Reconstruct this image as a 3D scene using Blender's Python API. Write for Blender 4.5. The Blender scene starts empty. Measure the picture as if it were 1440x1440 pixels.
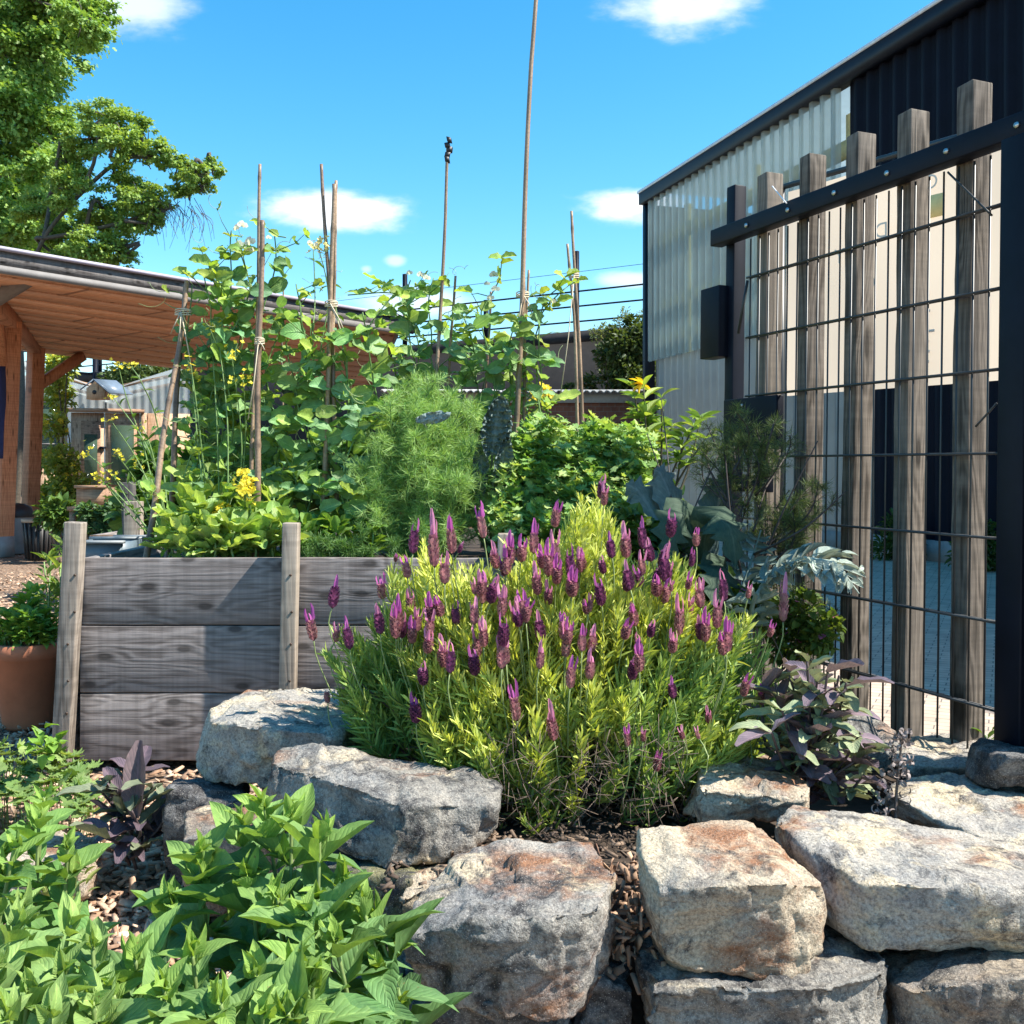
import bpy, bmesh, math, random
import numpy as np
from mathutils import Vector, noise
R = math.radians
rng = np.random.default_rng(11)
random.seed(5)
sc = bpy.context.scene
COL = sc.collection

# ------------------------------------------------------------------ camera
HZ = 662.0            # horizon row of the photograph
CZ = 1.0              # camera height
cam = bpy.data.cameras.new('camera'); cam.lens = 36; cam.sensor_width = 36; cam.sensor_fit = 'HORIZONTAL'
cam.shift_y = -(720 - HZ) / 1440; cam.clip_start = .05; cam.clip_end = 2000
co = bpy.data.objects.new('camera', cam); COL.objects.link(co)
co.location = (0, 0, CZ); co.rotation_euler = (R(90), 0, 0)
sc.camera = co

# ------------------------------------------------------------------ light
TO_SUN = Vector((.62, -.125, .77)).normalized()
EXPOSURE = 1.2
SUN = 4.6
SKY = 0.095
sun = bpy.data.lights.new('sun', 'SUN'); sun.energy = SUN; sun.angle = R(.5); sun.color = (1, .95, .86)
so = bpy.data.objects.new('sun', sun); COL.objects.link(so)
so.rotation_euler = TO_SUN.to_track_quat('Z', 'Y').to_euler()
world = bpy.data.worlds.new('World'); sc.world = world; world.use_nodes = True
def mk_world():
    nt = world.node_tree; N = nt.nodes; L = nt.links
    N.clear()
    out = N.new('ShaderNodeOutputWorld'); bg = N.new('ShaderNodeBackground'); bg.inputs[1].default_value = SKY
    L.new(bg.outputs[0], out.inputs[0])
    sky = N.new('ShaderNodeTexSky'); sky.sky_type = 'NISHITA'; sky.sun_disc = False
    sky.sun_elevation = math.asin(TO_SUN.z); sky.sun_rotation = math.atan2(TO_SUN.x, TO_SUN.y)
    sky.air_density = 1.0; sky.dust_density = .3; sky.ozone_density = 1.5
    hs = N.new('ShaderNodeHueSaturation'); hs.inputs['Hue'].default_value = .486; hs.inputs['Saturation'].default_value = 1.42; hs.inputs['Value'].default_value = 1.26
    L.new(sky.outputs[0], hs.inputs['Color'])
    tc = N.new('ShaderNodeTexCoord'); sp = N.new('ShaderNodeSeparateXYZ'); L.new(tc.outputs['Generated'], sp.inputs[0])
    def m(op, a, b=None, c=None):
        n = N.new('ShaderNodeMath'); n.operation = op
        for i, v in enumerate((a, b, c)):
            if v is None: continue
            if isinstance(v, (int, float)): n.inputs[i].default_value = v
            else: L.new(v, n.inputs[i])
        return n.outputs[0]
    y = m('MAXIMUM', sp.outputs['Y'], .02)
    X = m('DIVIDE', sp.outputs['X'], y); Z = m('DIVIDE', sp.outputs['Z'], y)
    cb = N.new('ShaderNodeCombineXYZ'); L.new(X, cb.inputs[0]); L.new(m('MULTIPLY', Z, 2.2), cb.inputs[1])
    ns = N.new('ShaderNodeTexNoise'); ns.inputs['Scale'].default_value = 9; ns.inputs['Detail'].default_value = 7; ns.inputs['Roughness'].default_value = .58
    L.new(cb.outputs[0], ns.inputs['Vector'])
    nn = m('SUBTRACT', ns.outputs[0], .5)
    tot = None
    clouds = [(185, 5, 90, 46, .65), (965, 12, 105, 40, .8), (475, 296, 112, 27, 1), (890, 286, 78, 26, 1),
              (895, 394, 48, 13, .6), (556, 368, 15, 9, .5), (515, 379, 9, 6, .4), (575, 425, 95, 24, .6)]
    for cx, cy, rx, ry, a in clouds:
        dx = m('DIVIDE', m('SUBTRACT', X, (cx - 720) / 1440), rx / 1440)
        dz = m('DIVIDE', m('SUBTRACT', Z, (HZ - cy) / 1440), ry / 1440)
        d = m('SQRT', m('ADD', m('MULTIPLY', dx, dx), m('MULTIPLY', dz, dz)))
        d = m('ADD', d, m('MULTIPLY', nn, 2.3))
        mr = N.new('ShaderNodeMapRange'); mr.interpolation_type = 'SMOOTHERSTEP'
        mr.inputs[1].default_value = 1.3; mr.inputs[2].default_value = .2; mr.inputs[3].default_value = 0; mr.inputs[4].default_value = a
        L.new(d, mr.inputs[0])
        tot = mr.outputs[0] if tot is None else m('MAXIMUM', tot, mr.outputs[0])
    mx = N.new('ShaderNodeMix'); mx.data_type = 'RGBA'
    L.new(tot, mx.inputs[0]); L.new(hs.outputs[0], mx.inputs[6]); mx.inputs[7].default_value = (6.4, 6.6, 6.8, 1)
    L.new(mx.outputs[2], bg.inputs[0])
mk_world()
sc.view_settings.view_transform = 'Standard'; sc.view_settings.look = 'None'
sc.view_settings.exposure = EXPOSURE; sc.view_settings.gamma = 1
sc.cycles.max_bounces = 8; sc.cycles.transparent_max_bounces = 16; sc.cycles.use_denoising = True
sc.cycles.sample_clamp_indirect = 8

# ------------------------------------------------------------------ helpers
def P(px, py, d):
    return np.array([(px - 720) / 1440 * d, d, CZ - (py - HZ) / 1440 * d])
def unit(v):
    v = np.asarray(v, float); return v / np.maximum(np.linalg.norm(v, axis=-1, keepdims=True), 1e-9)
def A(x, n): return np.broadcast_to(np.asarray(x, float), (n, 3))
def uni(a, b, n=None): return rng.uniform(a, b, n)
def tag(o, label=None, cat=None, group=None, kind=None):
    for k, v in (('label', label), ('category', cat), ('group', group), ('kind', kind)):
        if v: o[k] = v
    return o
def empty(name, loc, label, cat, group=None):
    o = bpy.data.objects.new(name, None); COL.objects.link(o); o.location = tuple(loc); o.empty_display_size = .1
    return tag(o, label, cat, group)

class PB:
    """collects vertices, faces, leaf colours and uvs for one mesh (world coordinates)"""
    def __init__(s): s.v = []; s.f = []; s.c = []; s.u = []; s.n = 0
    def add(s, V, F, col=(.5, .5, .5), uv=None):
        V = np.asarray(V, float).reshape(-1, 3); k = len(V)
        for f in F: s.f.append(np.asarray(f, int) + s.n)
        s.v.append(V); s.n += k
        s.c.append(np.array(np.broadcast_to(np.asarray(col, float), (k, 3))))
        s.u.append(np.zeros((k, 2)) if uv is None else np.asarray(uv, float).reshape(-1, 2))
    def inst(s, tpl, Pp, D, U, Ln, W, col):
        n = len(Pp)
        if n == 0: return
        D = unit(A(D, n)); U = A(U, n)
        X = np.cross(D, U); bad = np.linalg.norm(X, axis=1) < 1e-4
        if bad.any(): X[bad] = np.cross(D[bad], [1, .3, .2])
        X = unit(X); Z = np.cross(X, D)
        Ln = np.broadcast_to(Ln, n)[:, None, None]; W = np.broadcast_to(W, n)[:, None, None]
        t = tpl['v']
        V = (np.asarray(Pp)[:, None] + X[:, None] * (t[:, 0][None, :, None] * W) + D[:, None] * (t[:, 1][None, :, None] * Ln)
             + Z[:, None] * (t[:, 2][None, :, None] * Ln))
        T = len(t); C = np.repeat(A(col, n)[:, None], T, 1)
        F = [(f[None] + (np.arange(n) * T)[:, None, None]).reshape(-1, f.shape[1]) for f in tpl['f']]
        s.add(V, F, C.reshape(-1, 3), np.tile(tpl['u'], (n, 1)))
    def tube(s, pts, r, n=5, col=(.1, .1, .1), cap=True):
        pts = np.asarray(pts, float); m = len(pts); r = np.broadcast_to(r, m)
        t = np.gradient(pts, axis=0); t = unit(t)
        ref = np.array([0, 0, 1.]) if abs(t[0][2]) < .9 else np.array([1., 0, 0])
        a = unit(np.cross(t, ref)); b = np.cross(t, a)
        th = np.arange(n) * 2 * math.pi / n
        V = pts[:, None] + r[:, None, None] * (a[:, None] * np.cos(th)[None, :, None] + b[:, None] * np.sin(th)[None, :, None])
        i = np.arange(m - 1)[:, None] * n; j = np.arange(n)[None]; k = (np.arange(n)[None] + 1) % n
        F = [np.stack([i + j, i + k, i + n + k, i + n + j], -1).reshape(-1, 4)]
        if cap: F += [np.array([list(range(n))[::-1]]), np.array([[(m - 1) * n + q for q in range(n)]])]
        ln = np.concatenate([[0], np.cumsum(np.linalg.norm(np.diff(pts, axis=0), axis=1))])
        uv = np.stack([np.tile(np.arange(n) / n, m), np.repeat(ln, n)], 1)
        s.add(V.reshape(-1, 3), F, col, uv)
    def box(s, c, size, ax=None, col=(.5, .5, .5)):
        """box about c; ax = rows of the three axes"""
        ax = np.eye(3) if ax is None else unit(np.asarray(ax, float)); h = np.asarray(size) / 2
        V = [np.asarray(c) + ax[0] * h[0] * i + ax[1] * h[1] * j + ax[2] * h[2] * k for k in (-1, 1) for j in (-1, 1) for i in (-1, 1)]
        s.add(V, [np.array([[0, 2, 3, 1], [4, 5, 7, 6], [0, 1, 5, 4], [2, 6, 7, 3], [0, 4, 6, 2], [1, 3, 7, 5]])], col)
    def bar(s, a, b, w, h, up=(0, 0, 1), col=(.5, .5, .5)):
        a = np.asarray(a, float); b = np.asarray(b, float); d = unit(b - a); x = unit(np.cross(d, up)); z = np.cross(x, d)
        s.box((a + b) / 2, (np.linalg.norm(b - a), w, h), [d, x, z], col)
    def lathe(s, c, prof, n=32, col=(.5, .5, .5)):
        """prof: list of (r, z)"""
        m = len(prof); th = np.arange(n) * 2 * math.pi / n
        V = [[c[0] + r * math.cos(t), c[1] + r * math.sin(t), c[2] + z] for r, z in prof for t in th]
        i = np.arange(m - 1)[:, None] * n; j = np.arange(n)[None]; k = (j + 1) % n
        s.add(V, [np.stack([i + j, i + k, i + n + k, i + n + j], -1).reshape(-1, 4)], col)
    def poly(s, pts, col=(.5, .5, .5)):
        s.add(pts, [np.array([list(range(len(pts)))])], col)
    def build(s, name, mat, parent=None, loc=None, smooth=False, bevel=0):
        V = np.concatenate(s.v); org = np.array(parent.location if parent and loc is None else (loc if loc is not None else (0, 0, 0)), float)
        me = bpy.data.meshes.new(name); V = V - org
        lt = np.concatenate([np.full(len(f), f.shape[1]) for f in s.f]); li = np.concatenate([f.ravel() for f in s.f])
        me.vertices.add(len(V)); me.vertices.foreach_set('co', V.ravel().astype(np.float32))
        me.loops.add(len(li)); me.loops.foreach_set('vertex_index', li.astype(np.int32))
        me.polygons.add(len(lt)); st = np.concatenate([[0], np.cumsum(lt)[:-1]])
        me.polygons.foreach_set('loop_start', st.astype(np.int32))
        if smooth: me.polygons.foreach_set('use_smooth', np.ones(len(lt), bool))
        C = np.concatenate(s.c); ca = me.color_attributes.new('col', 'FLOAT_COLOR', 'POINT')
        ca.data.foreach_set('color', np.concatenate([C, np.ones((len(C), 1))], 1).ravel().astype(np.float32))
        uvl = me.uv_layers.new(name='UVMap'); uvl.data.foreach_set('uv', np.concatenate(s.u)[li].ravel().astype(np.float32))
        me.update(calc_edges=True); me.validate()
        me.materials.append(mat)
        o = bpy.data.objects.new(name, me); COL.objects.link(o)
        if parent: o.parent = parent
        if loc is not None and not parent: o.location = tuple(loc)
        if bevel:
            b = o.modifiers.new('bevel', 'BEVEL'); b.width = bevel; b.segments = 2; b.limit_method = 'ANGLE'
        return o

# ------------------------------------------------------------------ leaf templates
def t_leaf(kind='ovate', bend=.6, fold=.2, rows=7, wave=0., twist=0.):
    ts = np.linspace(0, 1, rows)
    if kind == 'ovate': w = np.sin(math.pi * ts ** .72) ** .85 * (1 - .25 * ts)
    elif kind == 'lance': w = np.sin(math.pi * ts ** .85) ** .9
    elif kind == 'round': w = np.sin(math.pi * np.clip(ts * .92 + .06, 0, 1) ** .9) ** .55
    elif kind == 'obl': w = np.sin(math.pi * np.clip(ts * .94 + .03, 0, 1)) ** .55
    w = w / w.max() * .5 + .012
    V = []; U = []
    for t, h in zip(ts, w):
        y = math.sin(bend * t) / bend if bend else t; z = -(1 - math.cos(bend * t)) / bend if bend else 0
        for x in (-1, -.5, 0, .5, 1):
            V.append((x * h, y, z + fold * abs(x) * h + wave * math.sin(t * 14 + x * 3) * abs(x) * h + twist * x * h * t)); U.append((.5 + .5 * x, t))
    F = [[r * 5 + c, r * 5 + c + 1, r * 5 + c + 6, r * 5 + c + 5] for r in range(rows - 1) for c in range(4)]
    return dict(v=np.array(V), f=[np.array(F)], u=np.array(U))
def t_needle(bend=.3, rows=4):
    ts = np.linspace(0, 1, rows); w = np.array([.32, .5, .46, .1])[:rows]
    V = []; U = []
    for t, h in zip(ts, w):
        y = math.sin(bend * t) / bend; z = (1 - math.cos(bend * t)) / bend
        for x in (-1, 1): V.append((x * h, y, z)); U.append((.5 + .5 * x, t))
    F = [[r * 2, r * 2 + 1, r * 2 + 3, r * 2 + 2] for r in range(rows - 1)]
    return dict(v=np.array(V), f=[np.array(F)], u=np.array(U))
def t_lobed(lobes=5, depth=.45, cup=.12, n=None, teeth=.06):
    """a lobed leaf lying along +y, stalk at the origin"""
    n = n or lobes * 6; V = [(0, .42, 0)]; U = [(.5, .42)]
    for i in range(n):
        a = -math.pi / 2 + 2 * math.pi * (i + .5) / n
        k = (a + math.pi / 2) / (2 * math.pi) * (lobes + .0)
        r = .56 * (1 - depth * (.5 + .5 * math.cos(2 * math.pi * k))) + teeth * (1 if i % 2 else -1)
        if i in (0, n - 1): r *= .75
        x = r * math.cos(a); y = .42 + r * math.sin(a)
        V.append((x * .95, y, cup * r * r * 3 * (1 if i % 2 else .6))); U.append((.5 + .5 * x, y))
    F = [[0, 1 + i, 1 + (i + 1) % n] for i in range(n)]
    return dict(v=np.array(V), f=[np.array(F)], u=np.array(U))
def t_quad(): return dict(v=np.array([(-.5, 0, 0), (.5, 0, .0), (.45, 1, .04), (-.45, 1, .05)]), f=[np.array([[0, 1, 2, 3]])], u=np.array([(0, 0), (1, 0), (1, 1), (0, 1.)]))
T_OV = [t_leaf('ovate', b, f, 7, .12) for b, f in ((.4, .3), (.9, .25), (.15, .4), (1.3, .2))]
T_LA = [t_leaf('lance', b, f, 6) for b, f in ((.4, .25), (.8, .2), (.1, .35))]
T_RO = [t_leaf('round', b, f, 7, .15) for b, f in ((.5, .25), (1.1, .2), (-.4, .3), (.2, .5))]
T_OB = [t_leaf('obl', b, f, 7, .08) for b, f in ((.5, .2), (1.0, .15), (.15, .3))]
T_LOW = [dict(v=t['v'].reshape(-1, 5, 3)[::2][:, [0, 2, 4]].reshape(-1, 3), u=t['u'].reshape(-1, 5, 2)[::2][:, [0, 2, 4]].reshape(-1, 2),
              f=[np.array([[r * 3 + c, r * 3 + c + 1, r * 3 + c + 4, r * 3 + c + 3] for r in range(3) for c in range(2)])]) for t in T_OV]
T_NE = [t_needle(b) for b in (.3, .8, -.4)]
T_LO = [t_lobed(5, .45), t_lobed(5, .35, -.1), t_lobed(7, .4, .2)]
T_MAP = [dict(v=np.array([(0, 0, 0), (.5, .3, .08), (.2, .45, 0), (.42, .8, .05), (0, 1, -.1), (-.42, .8, .05), (-.2, .45, 0), (-.5, .3, .08)]),
             f=[np.array([[0, 1, 2], [0, 6, 7]]), np.array([[0, 2, 4, 6]]), np.array([[2, 3, 4], [4, 5, 6]])], u=np.zeros((8, 2)) + .5)]
T_Q = [t_quad()]
def scatter(pb, tpls, Pp, D, U, L, W, col):
    """spread instances over several leaf templates"""
    n = len(Pp); Pp = np.asarray(Pp); D = A(D, n); U = A(U, n); L = np.broadcast_to(L, n); W = np.broadcast_to(W, n); col = A(col, n)
    k = rng.integers(0, len(tpls), n)
    for i, t in enumerate(tpls):
        q = k == i
        if q.any(): pb.inst(t, Pp[q], D[q], U[q], L[q], W[q], col[q])
def cols(n, a, b, jit=.15):
    """n colours between a and b with a little spread in brightness"""
    t = rng.random((n, 1)); c = np.asarray(a) * (1 - t) + np.asarray(b) * t
    return c * (1 + rng.uniform(-jit, jit, (n, 1)))
def rdir(n, up=0.):
    v = rng.normal(size=(n, 3)); v = unit(v); v[:, 2] += up; return unit(v)

# ------------------------------------------------------------------ materials
def newmat(name):
    m = bpy.data.materials.new(name); m.use_nodes = True; nt = m.node_tree; nt.nodes.clear()
    out = nt.nodes.new('ShaderNodeOutputMaterial'); b = nt.nodes.new('ShaderNodeBsdfPrincipled'); nt.links.new(b.outputs[0], out.inputs[0])
    return m, nt, b, out
def nd(nt, t, **kw):
    n = nt.nodes.new(t)
    for k, v in kw.items():
        if k.startswith('i_'): n.inputs[k[2:].replace('_', ' ')].default_value = v
        else: setattr(n, k, v)
    return n
def ramp(nt, fac, stops):
    r = nt.nodes.new('ShaderNodeValToRGB'); e = r.color_ramp.elements
    while len(e) < len(stops): e.new(.5)
    for x, (p, c) in zip(e, stops): x.position = p; x.color = (*c, 1) if len(c) == 3 else c
    nt.links.new(fac, r.inputs[0]); return r.outputs[0]
def mixc(nt, f, a, b, mode='MIX'):
    m = nt.nodes.new('ShaderNodeMix'); m.data_type = 'RGBA'; m.blend_type = mode
    for s, v in ((m.inputs[0], f), (m.inputs[6], a), (m.inputs[7], b)):
        if isinstance(v, (int, float)): s.default_value = v
        elif isinstance(v, tuple): s.default_value = (*v, 1)
        else: nt.links.new(v, s)
    return m.outputs[2]
def mth(nt, op, a, b=None):
    n = nt.nodes.new('ShaderNodeMath'); n.operation = op
    for i, v in enumerate((a, b)):
        if v is None: continue
        if isinstance(v, (int, float)): n.inputs[i].default_value = v
        else: nt.links.new(v, n.inputs[i])
    return n.outputs[0]
def bump(nt, bsdf, h, strength=.5, dist=.01):
    b = nd(nt, 'ShaderNodeBump', i_Strength=strength, i_Distance=dist); nt.links.new(h, b.inputs['Height']); nt.links.new(b.outputs[0], bsdf.inputs['Normal'])

def leaf_mat(name, trans=.35, rough=.5, veins=True, tint=(1.5, 1.35, .5), spec=.35):
    m, nt, b, out = newmat(name)
    at = nd(nt, 'ShaderNodeVertexColor', layer_name='col'); c = at.outputs[0]
    if veins:
        uv = nd(nt, 'ShaderNodeUVMap'); sp = nd(nt, 'ShaderNodeSeparateXYZ'); nt.links.new(uv.outputs[0], sp.inputs[0])
        ax = mth(nt, 'ABSOLUTE', mth(nt, 'SUBTRACT', sp.outputs[0], .5))
        mid = mth(nt, 'LESS_THAN', ax, .035)
        ph = mth(nt, 'SUBTRACT', mth(nt, 'MULTIPLY', sp.outputs[1], 9.), mth(nt, 'MULTIPLY', ax, 7.))
        w = mth(nt, 'ABSOLUTE', mth(nt, 'SUBTRACT', mth(nt, 'FRACT', ph), .5))
        sv = mth(nt, 'MULTIPLY', mth(nt, 'LESS_THAN', w, .09), .45)
        v = mth(nt, 'MAXIMUM', mid, sv)
        lt = mixc(nt, 1., c, (1.45, 1.3, 1.35), 'MULTIPLY')
        c = mixc(nt, v, c, lt)
        bump(nt, b, mth(nt, 'MINIMUM', w, .3), .5, .004)
    tc = nd(nt, 'ShaderNodeTexCoord'); n1 = nd(nt, 'ShaderNodeTexNoise', i_Scale=55., i_Detail=4); nt.links.new(tc.outputs['Object'], n1.inputs[0])
    c = mixc(nt, 1., c, ramp(nt, n1.outputs[0], [(.3, (.78, .8, .8)), (.7, (1.2, 1.16, 1.1))]), 'MULTIPLY')
    if veins:
        n2 = nd(nt, 'ShaderNodeTexNoise', i_Scale=95., i_Detail=2); nt.links.new(tc.outputs['Object'], n2.inputs[0])
        c = mixc(nt, ramp(nt, n2.outputs[0], [(.72, (0, 0, 0)), (.76, (.7, .7, .7))]), c, (.20, .15, .06))
    nt.links.new(c, b.inputs['Base Color']); b.inputs['Roughness'].default_value = rough; b.inputs['Specular IOR Level'].default_value = spec
    tr = nd(nt, 'ShaderNodeBsdfTranslucent'); nt.links.new(mixc(nt, 1., c, tint, 'MULTIPLY'), tr.inputs[0])
    mx = nd(nt, 'ShaderNodeMixShader'); mx.inputs[0].default_value = trans
    nt.links.new(b.outputs[0], mx.inputs[1]); nt.links.new(tr.outputs[0], mx.inputs[2]); nt.links.new(mx.outputs[0], out.inputs[0])
    return m
M_LEAF = leaf_mat('leaf', .36, .48)
M_HERB = leaf_mat('herb_leaf', .3, .62, True, (1.5, 1.4, .5), .25)
M_LEAFP = leaf_mat('leaf_plain', .36, .5, False)
M_NEED = leaf_mat('needle_leaf', .3, .55, False, (1.35, 1.3, .5))
M_SAGE = leaf_mat('sage_leaf', .16, .7, True, (1.2, 1.1, .8), .2)
M_PETAL = leaf_mat('petal', .4, .5, False, (1.2, 1., 1.1))
M_KALE = leaf_mat('kale_leaf', .1, .5, True, (1, 1, .6))

def attr_mat(name, rough=.8, bmp=0, scale=60):
    m, nt, b, out = newmat(name)
    at = nd(nt, 'ShaderNodeVertexColor', layer_name='col'); tc = nd(nt, 'ShaderNodeTexCoord')
    ns = nd(nt, 'ShaderNodeTexNoise', i_Scale=scale, i_Detail=4); nt.links.new(tc.outputs['Object'], ns.inputs[0])
    nt.links.new(mixc(nt, 1., at.outputs[0], ramp(nt, ns.outputs[0], [(.3, (.7, .7, .7)), (.7, (1.2, 1.2, 1.2))]), 'MULTIPLY'), b.inputs['Base Color'])
    b.inputs['Roughness'].default_value = rough
    if bmp: bump(nt, b, ns.outputs[0], bmp, .003)
    return m
M_STEM = attr_mat('stem', .6)
M_BARK = attr_mat('bark', .9, .8, 30)
M_CHIP = attr_mat('chip_wood', .85, .3, 90)

def wood(name, c1, c2, axis='X', rotz=0., grain=1., knots=True, rough=.85, bm=.5, wear=(.25, .24, .23)):
    m, nt, b, out = newmat(name); L = nt.links.new
    tc = nd(nt, 'ShaderNodeTexCoord'); oi = nd(nt, 'ShaderNodeObjectInfo')
    vr = nd(nt, 'ShaderNodeVectorRotate', rotation_type='Z_AXIS'); vr.inputs['Angle'].default_value = -rotz; L(tc.outputs['Object'], vr.inputs[0])
    off = nd(nt, 'ShaderNodeVectorMath', operation='ADD'); sc_ = nd(nt, 'ShaderNodeVectorMath', operation='SCALE'); sc_.inputs[0].default_value = (13., 7.7, 3.1)
    L(oi.outputs['Random'], sc_.inputs['Scale']); L(vr.outputs[0], off.inputs[0]); L(sc_.outputs[0], off.inputs[1])
    def scl(al, ac):
        mp = nd(nt, 'ShaderNodeMapping'); L(off.outputs[0], mp.inputs[0])
        mp.inputs['Scale'].default_value = {'X': (al, ac, ac), 'Y': (ac, al, ac), 'Z': (ac, ac, al)}[axis]; return mp.outputs[0]
    # knots bend the grain round them
    vo = nd(nt, 'ShaderNodeTexVoronoi', i_Scale=1., i_Randomness=1.); vo.voronoi_dimensions = '2D'; sx = nd(nt, 'ShaderNodeSeparateXYZ'); L(off.outputs[0], sx.inputs[0]); cx = nd(nt, 'ShaderNodeCombineXYZ'); al_ = {'X': 0, 'Y': 1, 'Z': 2}[axis]
    L(mth(nt, 'MULTIPLY', sx.outputs[al_], 3.4 if axis != 'Z' else 2.), cx.inputs[0]); L(mth(nt, 'MULTIPLY', sx.outputs[2] if axis != 'Z' else mth(nt, 'ADD', sx.outputs[0], sx.outputs[1]), 7.5), cx.inputs[1]); L(cx.outputs[0], vo.inputs['Vector'])
    kd = vo.outputs['Distance']
    n0 = nd(nt, 'ShaderNodeTexNoise', i_Scale=1., i_Detail=3); L(scl(.8 * grain, 7 * grain), n0.inputs[0])
    wv = mth(nt, 'SINE', mth(nt, 'ADD', mth(nt, 'MULTIPLY', n0.outputs[0], 95.), mth(nt, 'MULTIPLY', ramp(nt, kd, [(.0, (1, 1, 1)), (.35, (0, 0, 0))]), 9.)))
    n1 = nd(nt, 'ShaderNodeTexNoise', i_Scale=1., i_Detail=5, i_Roughness=.65); L(scl(3 * grain, 110 * grain), n1.inputs[0])
    n2 = nd(nt, 'ShaderNodeTexNoise', i_Scale=2.2, i_Detail=5); L(off.outputs[0], n2.inputs[0])
    g = mth(nt, 'ADD', mth(nt, 'MULTIPLY', wv, .10), n1.outputs[0])
    n3 = nd(nt, 'ShaderNodeTexNoise', i_Scale=1., i_Detail=3); L(scl(60, 1.5), n3.inputs[0])
    c = ramp(nt, g, [(.34, c1), (.60, c2)])
    c = mixc(nt, .5, c, ramp(nt, n3.outputs[0], [(.35, (.72, .72, .72)), (.65, (1.25, 1.25, 1.25))]), 'MULTIPLY')
    c = mixc(nt, ramp(nt, n2.outputs[0], [(.42, (0, 0, 0)), (.72, (.6, .6, .6))]), c, wear)
    c = mixc(nt, .9, c, ramp(nt, oi.outputs['Random'], [(0, (.82, .82, .84)), (1, (1.15, 1.12, 1.08))]), 'MULTIPLY')
    if knots: c = mixc(nt, ramp(nt, kd, [(.06, (.8, .8, .8)), (.10, (.25, .25, .25)), (.15, (0, 0, 0))]), c, tuple(x * .35 for x in c1))
    L(c, b.inputs['Base Color']); b.inputs['Roughness'].default_value = rough; b.inputs['Specular IOR Level'].default_value = .25
    bump(nt, b, g, bm, .004)
    return m
G1, G2 = (.125, .104, .095), (.30, .262, .245)
W_BEDX = wood('weathered_board', G1, G2, 'X', wear=(.235, .205, .19))
W_BEDY = wood('weathered_side_board', G1, G2, 'Y')
W_POST = wood('weathered_post', (.16, .13, .105), (.33, .28, .23), 'Z', knots=False, wear=(.30, .26, .21))
W_SLAT = wood('weathered_slat', (.055, .045, .035), (.185, .155, .125), 'Z', wear=(.22, .195, .17), bm=.8)
W_ORZ = wood('stained_post_wood', (.36, .145, .075), (.52, .24, .13), 'Z', wear=(.48, .22, .12), rough=.6, bm=.2)

def stone_mat(name, a, b_, rust=.0, cream=.0, blue=.0, dark=.25):
    m, nt, b, out = newmat(name); L = nt.links.new
    tc = nd(nt, 'ShaderNodeTexCoord'); o = tc.outputs['Object']
    def nz(s, d=6, r=.6, di=0., off=0.):
        mp = nd(nt, 'ShaderNodeMapping'); mp.inputs['Location'].default_value = (off, off * .7, -off); L(o, mp.inputs[0])
        n = nd(nt, 'ShaderNodeTexNoise', i_Scale=s, i_Detail=d, i_Roughness=r, i_Distortion=di); L(mp.outputs[0], n.inputs[0]); return n.outputs[0]
    c = mixc(nt, ramp(nt, nz(9, 8, .68, .8), [(.40, (0, 0, 0)), (.58, (1, 1, 1))]), a, b_)
    c = mixc(nt, ramp(nt, nz(6, 6, .6, 1., 3), [(.56 - blue * .2, (0, 0, 0)), (.7, (.7, .7, .7))]), c, (.20, .215, .235))
    c = mixc(nt, ramp(nt, nz(5, 7, .62, .6, 7), [(.64 - rust * .3, (0, 0, 0)), (.74 - rust * .25, (1, 1, 1))]), c, (.28, .145, .085))
    c = mixc(nt, ramp(nt, nz(7, 7, .65, .4, 11), [(.66 - cream * .3, (0, 0, 0)), (.74 - cream * .28, (1, 1, 1))]), c, (.58, .50, .37))
    c = mixc(nt, ramp(nt, nz(14, 8, .75, .5, 17), [(.3 + dark * .3, (1, 1, 1)), (.44 + dark * .3, (0, 0, 0))]), c, (.06, .06, .065))
    sp = nz(170, 3, .7)
    c = mixc(nt, .85, c, ramp(nt, sp, [(.32, (.45, .45, .47)), (.5, (1, 1, 1)), (.7, (1.5, 1.5, 1.48))]), 'MULTIPLY')
    vo = nd(nt, 'ShaderNodeTexVoronoi', i_Scale=260.); L(o, vo.inputs['Vector'])
    c = mixc(nt, ramp(nt, vo.outputs['Distance'], [(.12, (.6, .6, .6)), (.25, (0, 0, 0))]), c, (.62, .61, .58))
    c = mixc(nt, 1., c, (1.0, .955, .885), 'MULTIPLY')
    L(c, b.inputs['Base Color']); b.inputs['Roughness'].default_value = .78; b.inputs['Specular IOR Level'].default_value = .25
    h = mth(nt, 'ADD', mth(nt, 'MULTIPLY', nz(55, 8, .7), 1.), mth(nt, 'MULTIPLY', sp, .35))
    bump(nt, b, h, .9, .011)
    return m
S_GREY = stone_mat('granite_grey', (.34, .325, .30), (.24, .235, .225), .15, .3, .1, .3)
S_BLUE = stone_mat('granite_blue', (.23, .23, .235), (.36, .345, .32), .46, .42, .25, .28)
S_CREAM = stone_mat('granite_cream', (.54, .47, .37), (.44, .38, .30), .5, .45, .0, .12)
S_PALE = stone_mat('granite_pale', (.47, .44, .39), (.34, .33, .32), .2, .5, .15, .15)
S_DARK = stone_mat('stone_dark', (.13, .13, .14), (.22, .22, .22), .2, .1, .4, .45)
S_RUST = stone_mat('stone_rust', (.24, .20, .17), (.36, .31, .25), .5, .3, .1, .3)
S_MOSS = stone_mat('stone_moss', (.13, .14, .07), (.22, .21, .12), .1, .15, .1, .3)

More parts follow.
